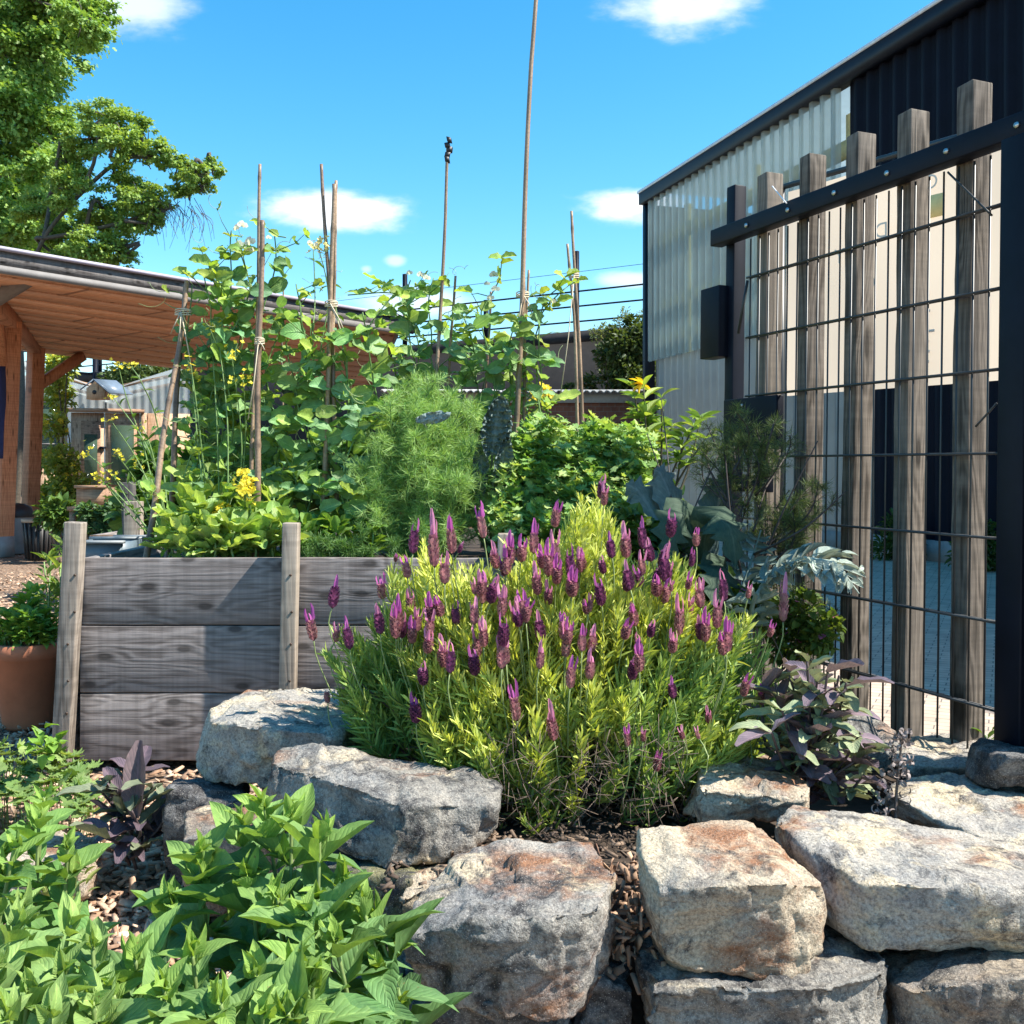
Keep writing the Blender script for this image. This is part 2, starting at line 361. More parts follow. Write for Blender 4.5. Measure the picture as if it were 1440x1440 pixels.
def plain(name, col, rough=.5, metal=0., var=.15, scale=12, bm=0., spec=.5):
    m, nt, b, out = newmat(name); tc = nd(nt, 'ShaderNodeTexCoord')
    ns = nd(nt, 'ShaderNodeTexNoise', i_Scale=scale, i_Detail=6, i_Roughness=.65); nt.links.new(tc.outputs['Object'], ns.inputs[0])
    nt.links.new(ramp(nt, ns.outputs[0], [(.3, tuple(x * (1 - var) for x in col)), (.7, tuple(x * (1 + var) for x in col))]), b.inputs['Base Color'])
    b.inputs['Roughness'].default_value = rough; b.inputs['Metallic'].default_value = metal; b.inputs['Specular IOR Level'].default_value = spec
    if bm: bump(nt, b, ns.outputs[0], bm, .004)
    return m
M_NAVY = plain('anthracite_paint', (.006, .008, .015), .5, 0, .3, 8, spec=.16)
M_NAVYW = plain('navy_cladding', (.004, .006, .014), .6, 0, .25, 3, spec=.12)
M_WIRE = plain('painted_wire', (.03, .034, .036), .4)
M_STEEL = plain('galvanised_steel', (.5, .52, .52), .35, .9)
M_WHITE = plain('white_metal', (.8, .8, .8), .4)
M_TERRA = plain('terracotta', (.42, .15, .075), .75, 0, .15, 9, .2)
M_BLACK = plain('black_plastic', (.02, .02, .022), .5)
M_GREYP = plain('grey_plastic', (.25, .27, .28), .5)
M_SOIL = plain('soil', (.045, .03, .02), .95, 0, .5, 40, 1.)
M_CREAM = None
M_TWINE = plain('twine', (.55, .47, .34), .9)
M_FELT = plain('roofing_felt', (.09, .085, .09), .9, 0, .3, 20, .4)
M_GREYB = plain('grey_painted_board', (.20, .185, .175), .7, 0, .15, 10)
M_BLUE = plain('navy_cloth', (.012, .018, .07), .8)
M_BRICKR = None

def sheet_mat(name, col, alpha=.35, trans=.5, rough=.25):
    """corrugated clear sheet: part see-through, part scattering, part glossy"""
    m, nt, b, out = newmat(name)
    tc = nd(nt, 'ShaderNodeTexCoord'); ns = nd(nt, 'ShaderNodeTexNoise', i_Scale=3., i_Detail=6); nt.links.new(tc.outputs['Object'], ns.inputs[0])
    c = ramp(nt, ns.outputs[0], [(.3, tuple(x * .85 for x in col)), (.7, col)])
    nt.links.new(c, b.inputs['Base Color']); b.inputs['Roughness'].default_value = rough
    tl = nd(nt, 'ShaderNodeBsdfTranslucent'); nt.links.new(c, tl.inputs[0])
    tp = nd(nt, 'ShaderNodeBsdfTransparent'); tp.inputs[0].default_value = (.9, .95, .95, 1)
    m1 = nd(nt, 'ShaderNodeMixShader'); m1.inputs[0].default_value = trans; nt.links.new(b.outputs[0], m1.inputs[1]); nt.links.new(tl.outputs[0], m1.inputs[2])
    m2 = nd(nt, 'ShaderNodeMixShader'); m2.inputs[0].default_value = alpha; nt.links.new(m1.outputs[0], m2.inputs[1]); nt.links.new(tp.outputs[0], m2.inputs[2])
    nt.links.new(m2.outputs[0], out.inputs[0]); return m
M_POLY = sheet_mat('clear_corrugated', (.60, .64, .60), .42, .5, .18)
M_POLYG = sheet_mat('grey_corrugated', (.45, .45, .43), .08, .3)
M_POLYR = sheet_mat('clear_roof_sheet', (.66, .70, .70), .4, .5)
M_GLASS = sheet_mat('green_pane', (.10, .16, .11), .3, .3, .08)

# ------------------------------------------------------------------ setting: ground, paving
def ground():
    m, nt, b, out = newmat('wood_chip_ground'); L = nt.links.new
    tc = nd(nt, 'ShaderNodeTexCoord'); o = tc.outputs['Object']
    vo = nd(nt, 'ShaderNodeTexVoronoi', i_Scale=42.); L(o, vo.inputs['Vector'])
    n = nd(nt, 'ShaderNodeTexNoise', i_Scale=1.3, i_Detail=6); L(o, n.inputs[0])
    sx = nd(nt, 'ShaderNodeSeparateColor'); L(vo.outputs['Color'], sx.inputs[0])
    c = ramp(nt, sx.outputs[0], [(.0, (.16, .09, .055)), (.45, (.40, .26, .17)), (1., (.58, .42, .30))])
    c = mixc(nt, ramp(nt, n.outputs[0], [(.5, (0, 0, 0)), (.75, (.55, .55, .55))]), c, (.12, .075, .05))
    c = mixc(nt, mth(nt, 'MULTIPLY', vo.outputs['Distance'], 1.1), c, (.08, .05, .03))
    L(c, b.inputs['Base Color']); b.inputs['Roughness'].default_value = .9
    bump(nt, b, vo.outputs['Distance'], .8, .02)
    pb = PB(); xs = np.concatenate([[-300, -80, -20], np.linspace(-8, 8, 60), [20, 80, 300]]); ys = np.concatenate([[-60, -10], np.linspace(-1, 18, 80), [30, 90, 400]])
    V = []
    for y in ys:
        for x in xs:
            near = abs(x) < 8 and -1 < y < 18
            V.append((x, y, .018 * noise.noise(Vector((x * 1.3, y * 1.3, 0))) - .012 if near else -.02))
    nx = len(xs); F = [[j * nx + i, j * nx + i + 1, (j + 1) * nx + i + 1, (j + 1) * nx + i] for j in range(len(ys) - 1) for i in range(nx - 1)]
    pb.add(V, [np.array(F)])
    tag(pb.build('ground', m, smooth=True), kind='structure')
ground()
def paving():
    m, nt, b, out = newmat('paving_stone'); L = nt.links.new
    tc = nd(nt, 'ShaderNodeTexCoord'); vr = nd(nt, 'ShaderNodeVectorRotate', rotation_type='Z_AXIS'); vr.inputs['Angle'].default_value = .45; L(tc.outputs['Object'], vr.inputs[0])
    br = nd(nt, 'ShaderNodeTexBrick', i_Scale=4.); br.inputs['Color1'].default_value = (.56, .43, .33, 1); br.inputs['Color2'].default_value = (.47, .36, .28, 1)
    br.inputs['Mortar'].default_value = (.17, .15, .13, 1); br.inputs['Mortar Size'].default_value = .012; L(vr.outputs[0], br.inputs['Vector'])
    n = nd(nt, 'ShaderNodeTexNoise', i_Scale=8., i_Detail=8); L(tc.outputs['Object'], n.inputs[0])
    L(mixc(nt, .8, br.outputs[0], ramp(nt, n.outputs[0], [(.3, (.7, .7, .7)), (.7, (1.2, 1.18, 1.15))]), 'MULTIPLY'), b.inputs['Base Color'])
    b.inputs['Roughness'].default_value = .85; bump(nt, b, br.outputs['Fac'], -.3, .006)
    pb = PB(); pb.poly([(.95, 3.75, .022), (1.3, 2.6, .022), (2., 1.2, .022), (14, 1.2, .022), (14, 30, .022), (.9, 30, .022)])
    tag(pb.build('paving', m), kind='structure')
paving()

# ------------------------------------------------------------------ far viaduct, brick shed, poles
def brick_mat(name, c1, c2, mortar, scale=7.):
    m, nt, b, out = newmat(name); L = nt.links.new
    tc = nd(nt, 'ShaderNodeTexCoord'); mp = nd(nt, 'ShaderNodeMapping'); mp.inputs['Rotation'].default_value = (R(90), 0, 0); L(tc.outputs['Object'], mp.inputs[0])
    br = nd(nt, 'ShaderNodeTexBrick', i_Scale=scale); br.inputs['Color1'].default_value = (*c1, 1); br.inputs['Color2'].default_value = (*c2, 1); br.inputs['Mortar'].default_value = (*mortar, 1)
    br.inputs['Mortar Size'].default_value = .012; br.inputs['Row Height'].default_value = .3; L(mp.outputs[0], br.inputs['Vector'])
    n = nd(nt, 'ShaderNodeTexNoise', i_Scale=1.5, i_Detail=8, i_Roughness=.7); L(tc.outputs['Object'], n.inputs[0])
    L(mixc(nt, .9, br.outputs[0], ramp(nt, n.outputs[0], [(.3, (.45, .45, .45)), (.7, (1.2, 1.2, 1.2))]), 'MULTIPLY'), b.inputs['Base Color'])
    b.inputs['Roughness'].default_value = .9; bump(nt, b, n.outputs[0], .5, .02); return m
M_DBRICK = brick_mat('shaded_brick', (.009, .009, .011), (.016, .015, .017), (.01, .01, .01), 4.)  # near black: the shade on the viaduct wall is put into its colour
M_RBRICK = brick_mat('red_brick', (.46, .17, .10), (.36, .13, .08), (.36, .3, .25), 3.2)
def viaduct():
    a = P(455, 515, 33.5); b = P(1000, 470, 26.2); ztop = 4.55
    d = unit(np.array([b[0] - a[0], b[1] - a[1], 0])); n = np.array([-d[1], d[0], 0])
    a[2] = b[2] = 0; a = a - d * 26; ln = np.linalg.norm(b - a) + 8
    r = empty('viaduct_wall', (*((a + b) / 2)[:2], 0), 'long dark shaded wall topped by a three rail metal railing, far behind the vegetable bed', 'wall')
    pb = PB(); pb.box(a + d * ln / 2 + n * .5 + np.array([0, 0, ztop / 2]), (ln, 1., ztop), [d, n, (0, 0, 1)]); pb.build('masonry', M_DBRICK, r)
    pb = PB(); pb.box(a + d * ln / 2 + n * .47 + np.array([0, 0, ztop + .15]), (ln, 1.15, .3), [d, n, (0, 0, 1)]); pb.build('coping', plain('dark_coping', (.022, .021, .023), .9, 0, .4, 5, .5), r)  # coping colour darkened along with the shaded wall
    z0 = ztop + .3; ht = 1.25
    for i, q in enumerate(np.arange(1.1, ln, 3.1)):
        pb = PB(); pb.box(a + d * q + n * .5 + np.array([0, 0, z0 + (ht + (1.1 if i % 2 else .0)) / 2]), (.11, .11, ht + (1.1 if i % 2 else .0)), [d, n, (0, 0, 1)]); pb.build('railing_post', M_NAVY, r)
    for z in (.35, .78, 1.2):
        pb = PB(); pb.tube([a + np.array([0, 0, z0 + z]) + n * .44, a + d * ln + np.array([0, 0, z0 + z]) + n * .44], .026, 6); pb.build('rail', M_NAVY, r)
    for z in (1.75,):
        pb = PB(); pb.tube([a + np.array([0, 0, z0 + z]) + n * .44, a + d * ln + np.array([0, 0, z0 + z]) + n * .44], .007, 4); pb.build('cable', M_NAVY, r)
viaduct()
def brick_shed():
    d0 = 20.
    r = empty('brick_shed', P(820, HZ, d0) * [1, 1, 0], 'low red brick shed with a corrugated roof edge, in front of the dark shaded wall', 'shed')
    x0, x1 = P(560, 0, d0)[0], P(985, 0, d0)[0]; zt = P(0, 566, d0)[2]
    pb = PB(); pb.box(((x0 + x1) / 2, d0 + 2, zt / 2), (x1 - x0, 4, zt)); pb.build('wall', M_RBRICK, r)
    pb = PB(); pb.box(((x0 + x1) / 2, d0 - .03, zt + .09), (x1 - x0 + .1, .1, .2)); pb.build('fascia', plain('pale_fascia', (.5, .5, .48), .7), r)
    pb = PB(); n = 150; xs = np.linspace(x0 - .3, x1 + .3, n); V = []
    for y, z in ((d0 - .45, zt + .2), (d0 + 4, zt + .55)):
        for i, x in enumerate(xs): V.append((x, y, z + .03 * math.sin(i * 2.1)))
    pb.add(V, [np.array([[i, i + 1, n + i + 1, n + i] for i in range(n - 1)])])
    o = pb.build('roof', plain('asbestos_sheet', (.42, .41, .39), .85, 0, .2, 6), r); s = o.modifiers.new('solid', 'SOLIDIFY'); s.thickness = .025
brick_shed()
def utility_pole(px, y0, y1, d, label):
    r = empty('utility_pole', P(px, HZ, d) * [1, 1, 0], label, 'pole')
    t = P(px, y0, d); pb = PB(); pb.tube([t * [1, 1, 0], t], .11, 8); pb.build('pole', M_NAVY, r)
    pb = PB(); pb.bar(t + [-1.1, 0, -.55], t + [1.1, 0, -.75], .09, .09); pb.build('crossarm', M_NAVY, r)
utility_pole(134, 503, 560, 40., 'dark utility pole with a crossarm rising behind the clear roofed greenhouse')

# ------------------------------------------------------------------ industrial shed at right
def big_shed():
    A0 = np.array([2.48, 18., 0]); dr = unit(np.array([2.14, -7.1, 0])); nrm = np.array([dr[1], -dr[0], 0])   # nrm points to the garden
    if nrm[0] > 0: nrm = -nrm
    zt = 5.72; up = np.array([0, 0, 1.])
    r = empty('industrial_shed', A0, 'long navy metal shed with clear corrugated panels at its far end, beyond the gate', 'shed')
    def at(px):
        u = (px - 720) / 1440; return 7.9 / (.301 + u), None
    def s_of(px):      # distance along the wall of a pixel column
        u = (px - 720) / 1440; y = 7.9 / (.301 + u); return (A0[1] - y) / -dr[1]
    def corr(s0, s1, z0, z1, off, per, dep, kind='trap'):
        pb = PB(); s = s0; prof = []
        while s < s1:
            prof += [(s, 0), (s + per * .5, 0), (s + per * .6, dep), (s + per * .9, dep)] if kind == 'trap' else [(s + per * k / 6, dep * .5 * (1 + math.sin(k * math.pi / 3))) for k in range(6)]
            s += per
        prof = [p for p in prof if p[0] <= s1]
        B = [A0 + dr * p[0] + nrm * (off + p[1]) for p in prof]; n = len(B)
        pb.add([b + up * z0 for b in B] + [b + up * z1 for b in B], [np.array([[i, i + 1, n + i + 1, n + i] for i in range(n - 1)])]); return pb
    s1 = s_of(1200)
    corr(0.05, s1, 2.9, zt, .1, .235, .085).build('clear_panel', M_POLY, r)
    corr(0.18, s_of(1228), .25, 2.92, .0, .235, .05).build('grey_panel', M_POLYG, r)
    pb = corr(s1 + .02, 19, 2.9, zt, .06, .24, .05); pb.build('cladding', M_NAVYW, r)
    pb = corr(s_of(1228) + .02, 19, .25, 2.92, .0, .24, .05); pb.build('lower_cladding', M_NAVYW, r)
    pb = PB(); pb.box(A0 + dr * 9.5 + nrm * -.1 + up * .125, (19.1, .3, .25), [dr, nrm, up]); pb.build('plinth', plain('concrete', (.24, .23, .22), .9, 0, .2, 6), r)
    pb = PB(); pb.box(A0 - dr * .05 + nrm * .06 + up * zt / 2, (.16, .16, zt), [dr, nrm, up]); pb.build('corner_post', M_NAVY, r)
    pb = PB(); pb.box(A0 + dr * 9.6 + nrm * .13 + up * (zt + .06), (19.4, .2, .2), [dr, nrm, up]); pb.build('fascia', M_NAVY, r)
    pb = PB(); pb.box(A0 + dr * 9.6 + nrm * .1 + up * (zt + .185), (19.5, .28, .045), [dr, nrm, up]); pb.build('sunlit_roof_edge', M_WHITE, r)  # white strip stands in for the bright sunlit edge of the roof
    # end wall, roof, back
    pb = PB(); pb.box(A0 - nrm * 5 - dr * .05 + up * zt / 2, (.08, 9.8, zt - .1), [dr, nrm, up]); pb.build('end_wall', M_POLYG, r)
    pb = PB(); pb.box(A0 + dr * (s1 / 2) - nrm * 5 + up * (zt + .2), (s1, 9.9, .05), [dr, nrm, up]); pb.build('unseen_clear_roof', M_POLY, r)  # unseen roof end, made clear so that sun reaches the purlins
    pb = PB(); pb.box(A0 + dr * (s1 + (19 - s1) / 2) - nrm * 5 + up * (zt + .22), (19 - s1, 9.9, .1), [dr, nrm, up]); pb.build('roof', M_NAVYW, r)
    pb = PB(); pb.box(A0 + dr * 9.5 - nrm * 10 + up * zt / 2, (19, .1, zt), [dr, nrm, up]); pb.build('back_wall', M_NAVYW, r)
    pb = PB(); pb.box(A0 + dr * 19 - nrm * 5 + up * zt / 2, (.1, 9.9, zt), [dr, nrm, up]); pb.build('end_wall', M_NAVYW, r)
    pb = PB(); pb.box(A0 + dr * (s1 + .2) - nrm * 5 + up * zt / 2, (.08, 9.7, zt - .1), [dr, nrm, up]); pb.build('partition', plain('pale_board', (.6, .6, .55), .8), r)
    beam = plain('sunlit_timber', (.80, .68, .34), .7)  # bright yellow colour stands in for a streak of warm sun on the timber
    for z in (5.0, 3.9, 3.3):
        pb = PB(); pb.box(A0 + dr * (s1 / 2) - nrm * .1 + up * z, (s1 - .2, .1, .12 if z < 5 else .2), [dr, nrm, up]); pb.build('purlin', beam, r)
    for q in (.1, .5, .9):
        pb = PB(); pb.box(A0 + dr * (s1 * q) - nrm * .4 + up * zt / 2, (.12, .12, zt - .3), [dr, nrm, up]); pb.build('stud', beam, r)
big_shed()

# ------------------------------------------------------------------ banner seen through the gate
def banner():
    dv = unit(np.array([.58, -.82, 0])); c0 = np.array([1.40, 5.21, 0]); L_ = 2.3; z0, z1 = 1.38, 2.42
    m, nt, b, out = newmat('cream_fabric')
    b.inputs['Base Color'].default_value = (.80, .70, .58, 1); b.inputs['Roughness'].default_value = .8
    tl = nd(nt, 'ShaderNodeBsdfTranslucent'); tl.inputs[0].default_value = (.80, .68, .54, 1)
    mx = nd(nt, 'ShaderNodeMixShader'); mx.inputs[0].default_value = .65; nt.links.new(b.outputs[0], mx.inputs[1]); nt.links.new(tl.outputs[0], mx.inputs[2]); nt.links.new(mx.outputs[0], out.inputs[0])
    r = empty('banner', c0, 'cream cloth banner with faint reversed print, stretched between two posts behind the gate', 'banner')
    up = np.array([0, 0, 1.]); nf = np.array([-.82, -.58, 0])
    pb = PB(); n = 24; V = []
    for j in range(5):
        for i in range(n + 1):
            s = i / n * L_; z = z0 + (z1 - z0) * j / 4
            V.append(c0 + dv * s + up * z + nf * .012 * math.sin(s * 5 + j))
    pb.add(V, [np.array([[j * (n + 1) + i, j * (n + 1) + i + 1, (j + 1) * (n + 1) + i + 1, (j + 1) * (n + 1) + i] for j in range(4) for i in range(n)])])
    pb.build('cloth', m, r, smooth=True)
    for s in (-.04, L_ + .04):
        pb = PB(); pb.tube([c0 + dv * s, c0 + dv * s + up * (z1 + .02)], .022, 10); pb.build('post', M_WIRE, r)
    pb = PB(); pb.tube([c0 + dv * -.04 + up * (z1 + .03), c0 + dv * (L_ + .04) + up * (z1 + .03)], .015, 8); pb.build('top_rail', M_WIRE, r)
    ink = plain('faded_ink', (.69, .61, .52), .9); yel = plain('yellow_ink', (.85, .64, .27), .9)
    def text(s, txt, pos, z, size, mat):
        cu = bpy.data.curves.new('print', 'FONT'); cu.body = txt; cu.size = size; cu.align_x = 'CENTER'
        t = bpy.data.objects.new('tmp', cu); COL.objects.link(t)
        me = bpy.data.meshes.new_from_object(t.evaluated_get(bpy.context.evaluated_depsgraph_get())); bpy.data.objects.remove(t)
        v = np.array([x.co[:] for x in me.vertices])
        w = np.array([c0 + dv * (pos - q[0]) + up * (z + q[1]) + nf * .018 for q in v]) - c0   # printed on the far side: reads mirrored
        for x, q in zip(me.vertices, w): x.co = q
        me.materials.append(mat); o = bpy.data.objects.new('print', me); COL.objects.link(o); o.parent = r
    pb = PB(); pb.box(c0 + dv * .76 + up * 2.17 + nf * .016, (.22, .003, .1), [dv, nf, up]); pb.build('yellow_patch', yel, r)
    text(0, 'DO', .52, 2.08, .1, ink); text(0, 'Y', .33, 2.0, .1, ink); text(0, 'C', .50, 1.85, .09, ink); text(0, 'E', .50, 1.74, .09, ink); text(0, 'OC', .78, 2.25, .09, ink)
    pb = PB()
    for i in range(8): pb.box(c0 + dv * (.74 + rng.uniform(-.02, .02)) + up * (1.8 - i * .045) + nf * .016, (rng.uniform(.1, .17), .003, .012), [dv, nf, up])
    pb.build('print_lines', ink, r)
banner()

# ------------------------------------------------------------------ gate
GA = np.array([.725, 3.6, 0]); GB = np.array([1.19, 2.45, 0])
GD = unit(GB - GA); GN = np.array([GD[1], -GD[0], 0]); GN = GN if GN[0] < 0 else -GN     # GN faces the garden side
UP = np.array([0, 0, 1.])
SUNV = np.array(TO_SUN)
def g_at(px, py, off=0.):
    """point in the gate's plane (moved off along its normal) seen at a pixel"""
    o = GA + GN * off; u = (px - 720) / 1440
    t = (u * o[1] - o[0]) / (GD[0] - u * GD[1]); q = o + GD * t
    return np.array([q[0], q[1], CZ - (py - HZ) / 1440 * q[1]])
def gate():
    base = (GA + GB) / 2
    r = empty('metal_gate', base, 'tall anthracite steel gate with wire mesh and five weathered timber slats', 'gate')
    ax = [GD, GN, UP]
    a = g_at(1003, 334); b = g_at(1500, 150); z = 1.818
    a[2] = b[2] = z
    pb = PB(); pb.box((a + b) / 2, (np.linalg.norm(b - a), .05, .058), ax); pb.build('top_rail', M_NAVY, r, bevel=.004)
    for px in (1046, 1104, 1169, 1243, 1326, 1425):
        q = g_at(px, 300, .025); q[2] = z - .002
        pb = PB(); pb.tube([q, q + GN * .006], [.0085, .007], 10); pb.build('bolt', M_STEEL, r)
    s = g_at(1031, 300, -.055)
    pb = PB(); pb.box((s[0], s[1], 1.01), (.05, .05, 1.98), ax); pb.build('latch_stile', M_NAVY, r, bevel=.004)
    h = g_at(1436, 300, -.0)
    pb = PB(); pb.box((h[0], h[1], .9), (.075, .075, 1.78), ax); pb.build('hinge_stile', M_NAVY, r, bevel=.004)
    a2 = s.copy(); b2 = h.copy(); a2[2] = b2[2] = .16
    pb = PB(); pb.box((a2 + b2) / 2, (np.linalg.norm(b2 - a2), .05, .05), ax); pb.build('bottom_rail', M_NAVY, r, bevel=.004)
    # timber slats behind the rail
    for px, pt in ((1079, 247), (1138, 221), (1205, 191), (1279, 159), (1364, 119)):
        q = g_at(px, pt, -.062); zt = q[2]; w = .053 + rng.uniform(-.003, .003)
        pb = PB(); c = np.array([q[0], q[1], 0]); n = 26; V = []
        ca, cb_ = w * .5, .034
        for k in range(n + 1):
            zz = .14 + (zt - .14) * k / n; j = rng.normal(0, .0006, 8)
            dx = .0045 * noise.noise(Vector((px * .1, zz * 1.7, 0)))
            for (i, (x, y)) in enumerate(((-ca, -cb_), (ca, -cb_), (ca, cb_), (-ca, cb_))): V.append(c + GD * (x + dx + j[i]) + GN * (y + j[i + 4]) + UP * (zz + (.004 * (x > 0) if k == n else 0)))
        F = [[k * 4 + i, k * 4 + (i + 1) % 4, k * 4 + 4 + (i + 1) % 4, k * 4 + 4 + i] for k in range(n) for i in range(4)]
        pb.add(V, [np.array(F), np.array([[0, 3, 2, 1], [n * 4, n * 4 + 1, n * 4 + 2, n * 4 + 3]])]); pb.build('slat', W_SLAT, r, bevel=.004)
    # mesh: horizontal double bars and vertical wires
    A_ = g_at(1047, 300, -.004); B_ = g_at(1408, 300, -.004)
    for zz in (1.65, 1.447, 1.25, 1.045, .838, .634, .42, .23):
        p0, p1 = A_.copy(), B_.copy(); p0[2] = p1[2] = zz
        pb = PB(); pb.tube([p0, p1], .0038, 6); pb.tube([p0 - GN * .012, p1 - GN * .012], .0038, 6); pb.build('mesh_bar', M_WIRE, r)
    Lm = np.linalg.norm(B_ - A_)
    for i in range(int(Lm / .05) + 1):
        p0 = A_ + GD * (i * .05 + .012); 
        pb = PB(); pb.tube([p0 * [1, 1, 0] + UP * .17 - GN * .006, p0 * [1, 1, 0] + UP * 1.78 - GN * .006], .0028, 5); pb.build('mesh_wire', M_WIRE, r)
    # lock parts
    def plate(x0, x1, y0, y1, off, th, name, mat=M_NAVY):
        p = g_at((x0 + x1) / 2, (y0 + y1) / 2, off); e0 = g_at(x0, 600, off); e1 = g_at(x1, 600, off); w = np.linalg.norm((e1 - e0)[:2]); hh = (y1 - y0) / 1440 * p[1]
        pb = PB(); pb.box(p, (w, th, hh), ax); pb.build(name, mat, r, bevel=.003)
    plate(992, 1018, 406, 505, -.02, .06, 'strike_box')
    plate(1020, 1094, 560, 633, -.01, .03, 'lock_plate')
    plate(1020, 1082, 668, 692, -.01, .03, 'lock_plate')
    plate(1066, 1080, 636, 668, -.012, .03, 'lock_plate')
    q = g_at(1043, 571, .008); pb = PB(); pb.tube([q, q + GN * .006], [.006, .005], 10); pb.build('bolt', M_STEEL, r)
    # brace rods in the upper corners
    pb = PB(); pb.tube([g_at(1036, 470, -.02), g_at(1048, 395, -.02)], .005, 6); pb.build('brace_rod', M_WIRE, r)
    r.rotation_euler = (0, R(.7), 0); r.location.x += -.0125 * -1 * 0 - math.tan(R(.7)) * 1.0
gate()
def cable_tie(a, b, label, rr=.0025, mat=None, sag=.0):
    pb = PB(); a = np.asarray(a); b = np.asarray(b); t = np.linspace(0, 1, 8)[:, None]
    pb.tube(a * (1 - t) + b * t - UP * (sag * 4 * t * (1 - t)), rr, 5); c = (a + b) / 2
    tag(pb.build('cable_tie', mat or M_WIRE, loc=c), label, 'cable tie')
cable_tie(g_at(1086, 262, .01), g_at(1106, 286, .028), 'white cable tie sticking up above the gate rail beside the leftmost slat', .0022, M_WHITE)
cable_tie(g_at(1333, 242, .01), g_at(1395, 303, .0), 'black cord stretched diagonally across the gate mesh below the top rail', .003)
cable_tie(g_at(1372, 600, .01), g_at(1402, 567, .0), 'thin black cord tied low on the gate beside the hinge stile', .003)
def gate_post():
    q = g_at(1500, 300, -.02)
    r = empty('gate_post', (q[0], q[1], 0), 'thick navy steel post that carries the gate at its right end', 'post')
    pb = PB(); pb.box((q[0], q[1], 1.0), (.09, .12, 2.0), [GD, GN, UP]); pb.build('tube', M_NAVY, r, bevel=.005)
    pb = PB(); pb.box((q[0], q[1], 2.006), (.096, .126, .012), [GD, GN, UP]); pb.build('cap', M_BLACK, r)
gate_post()

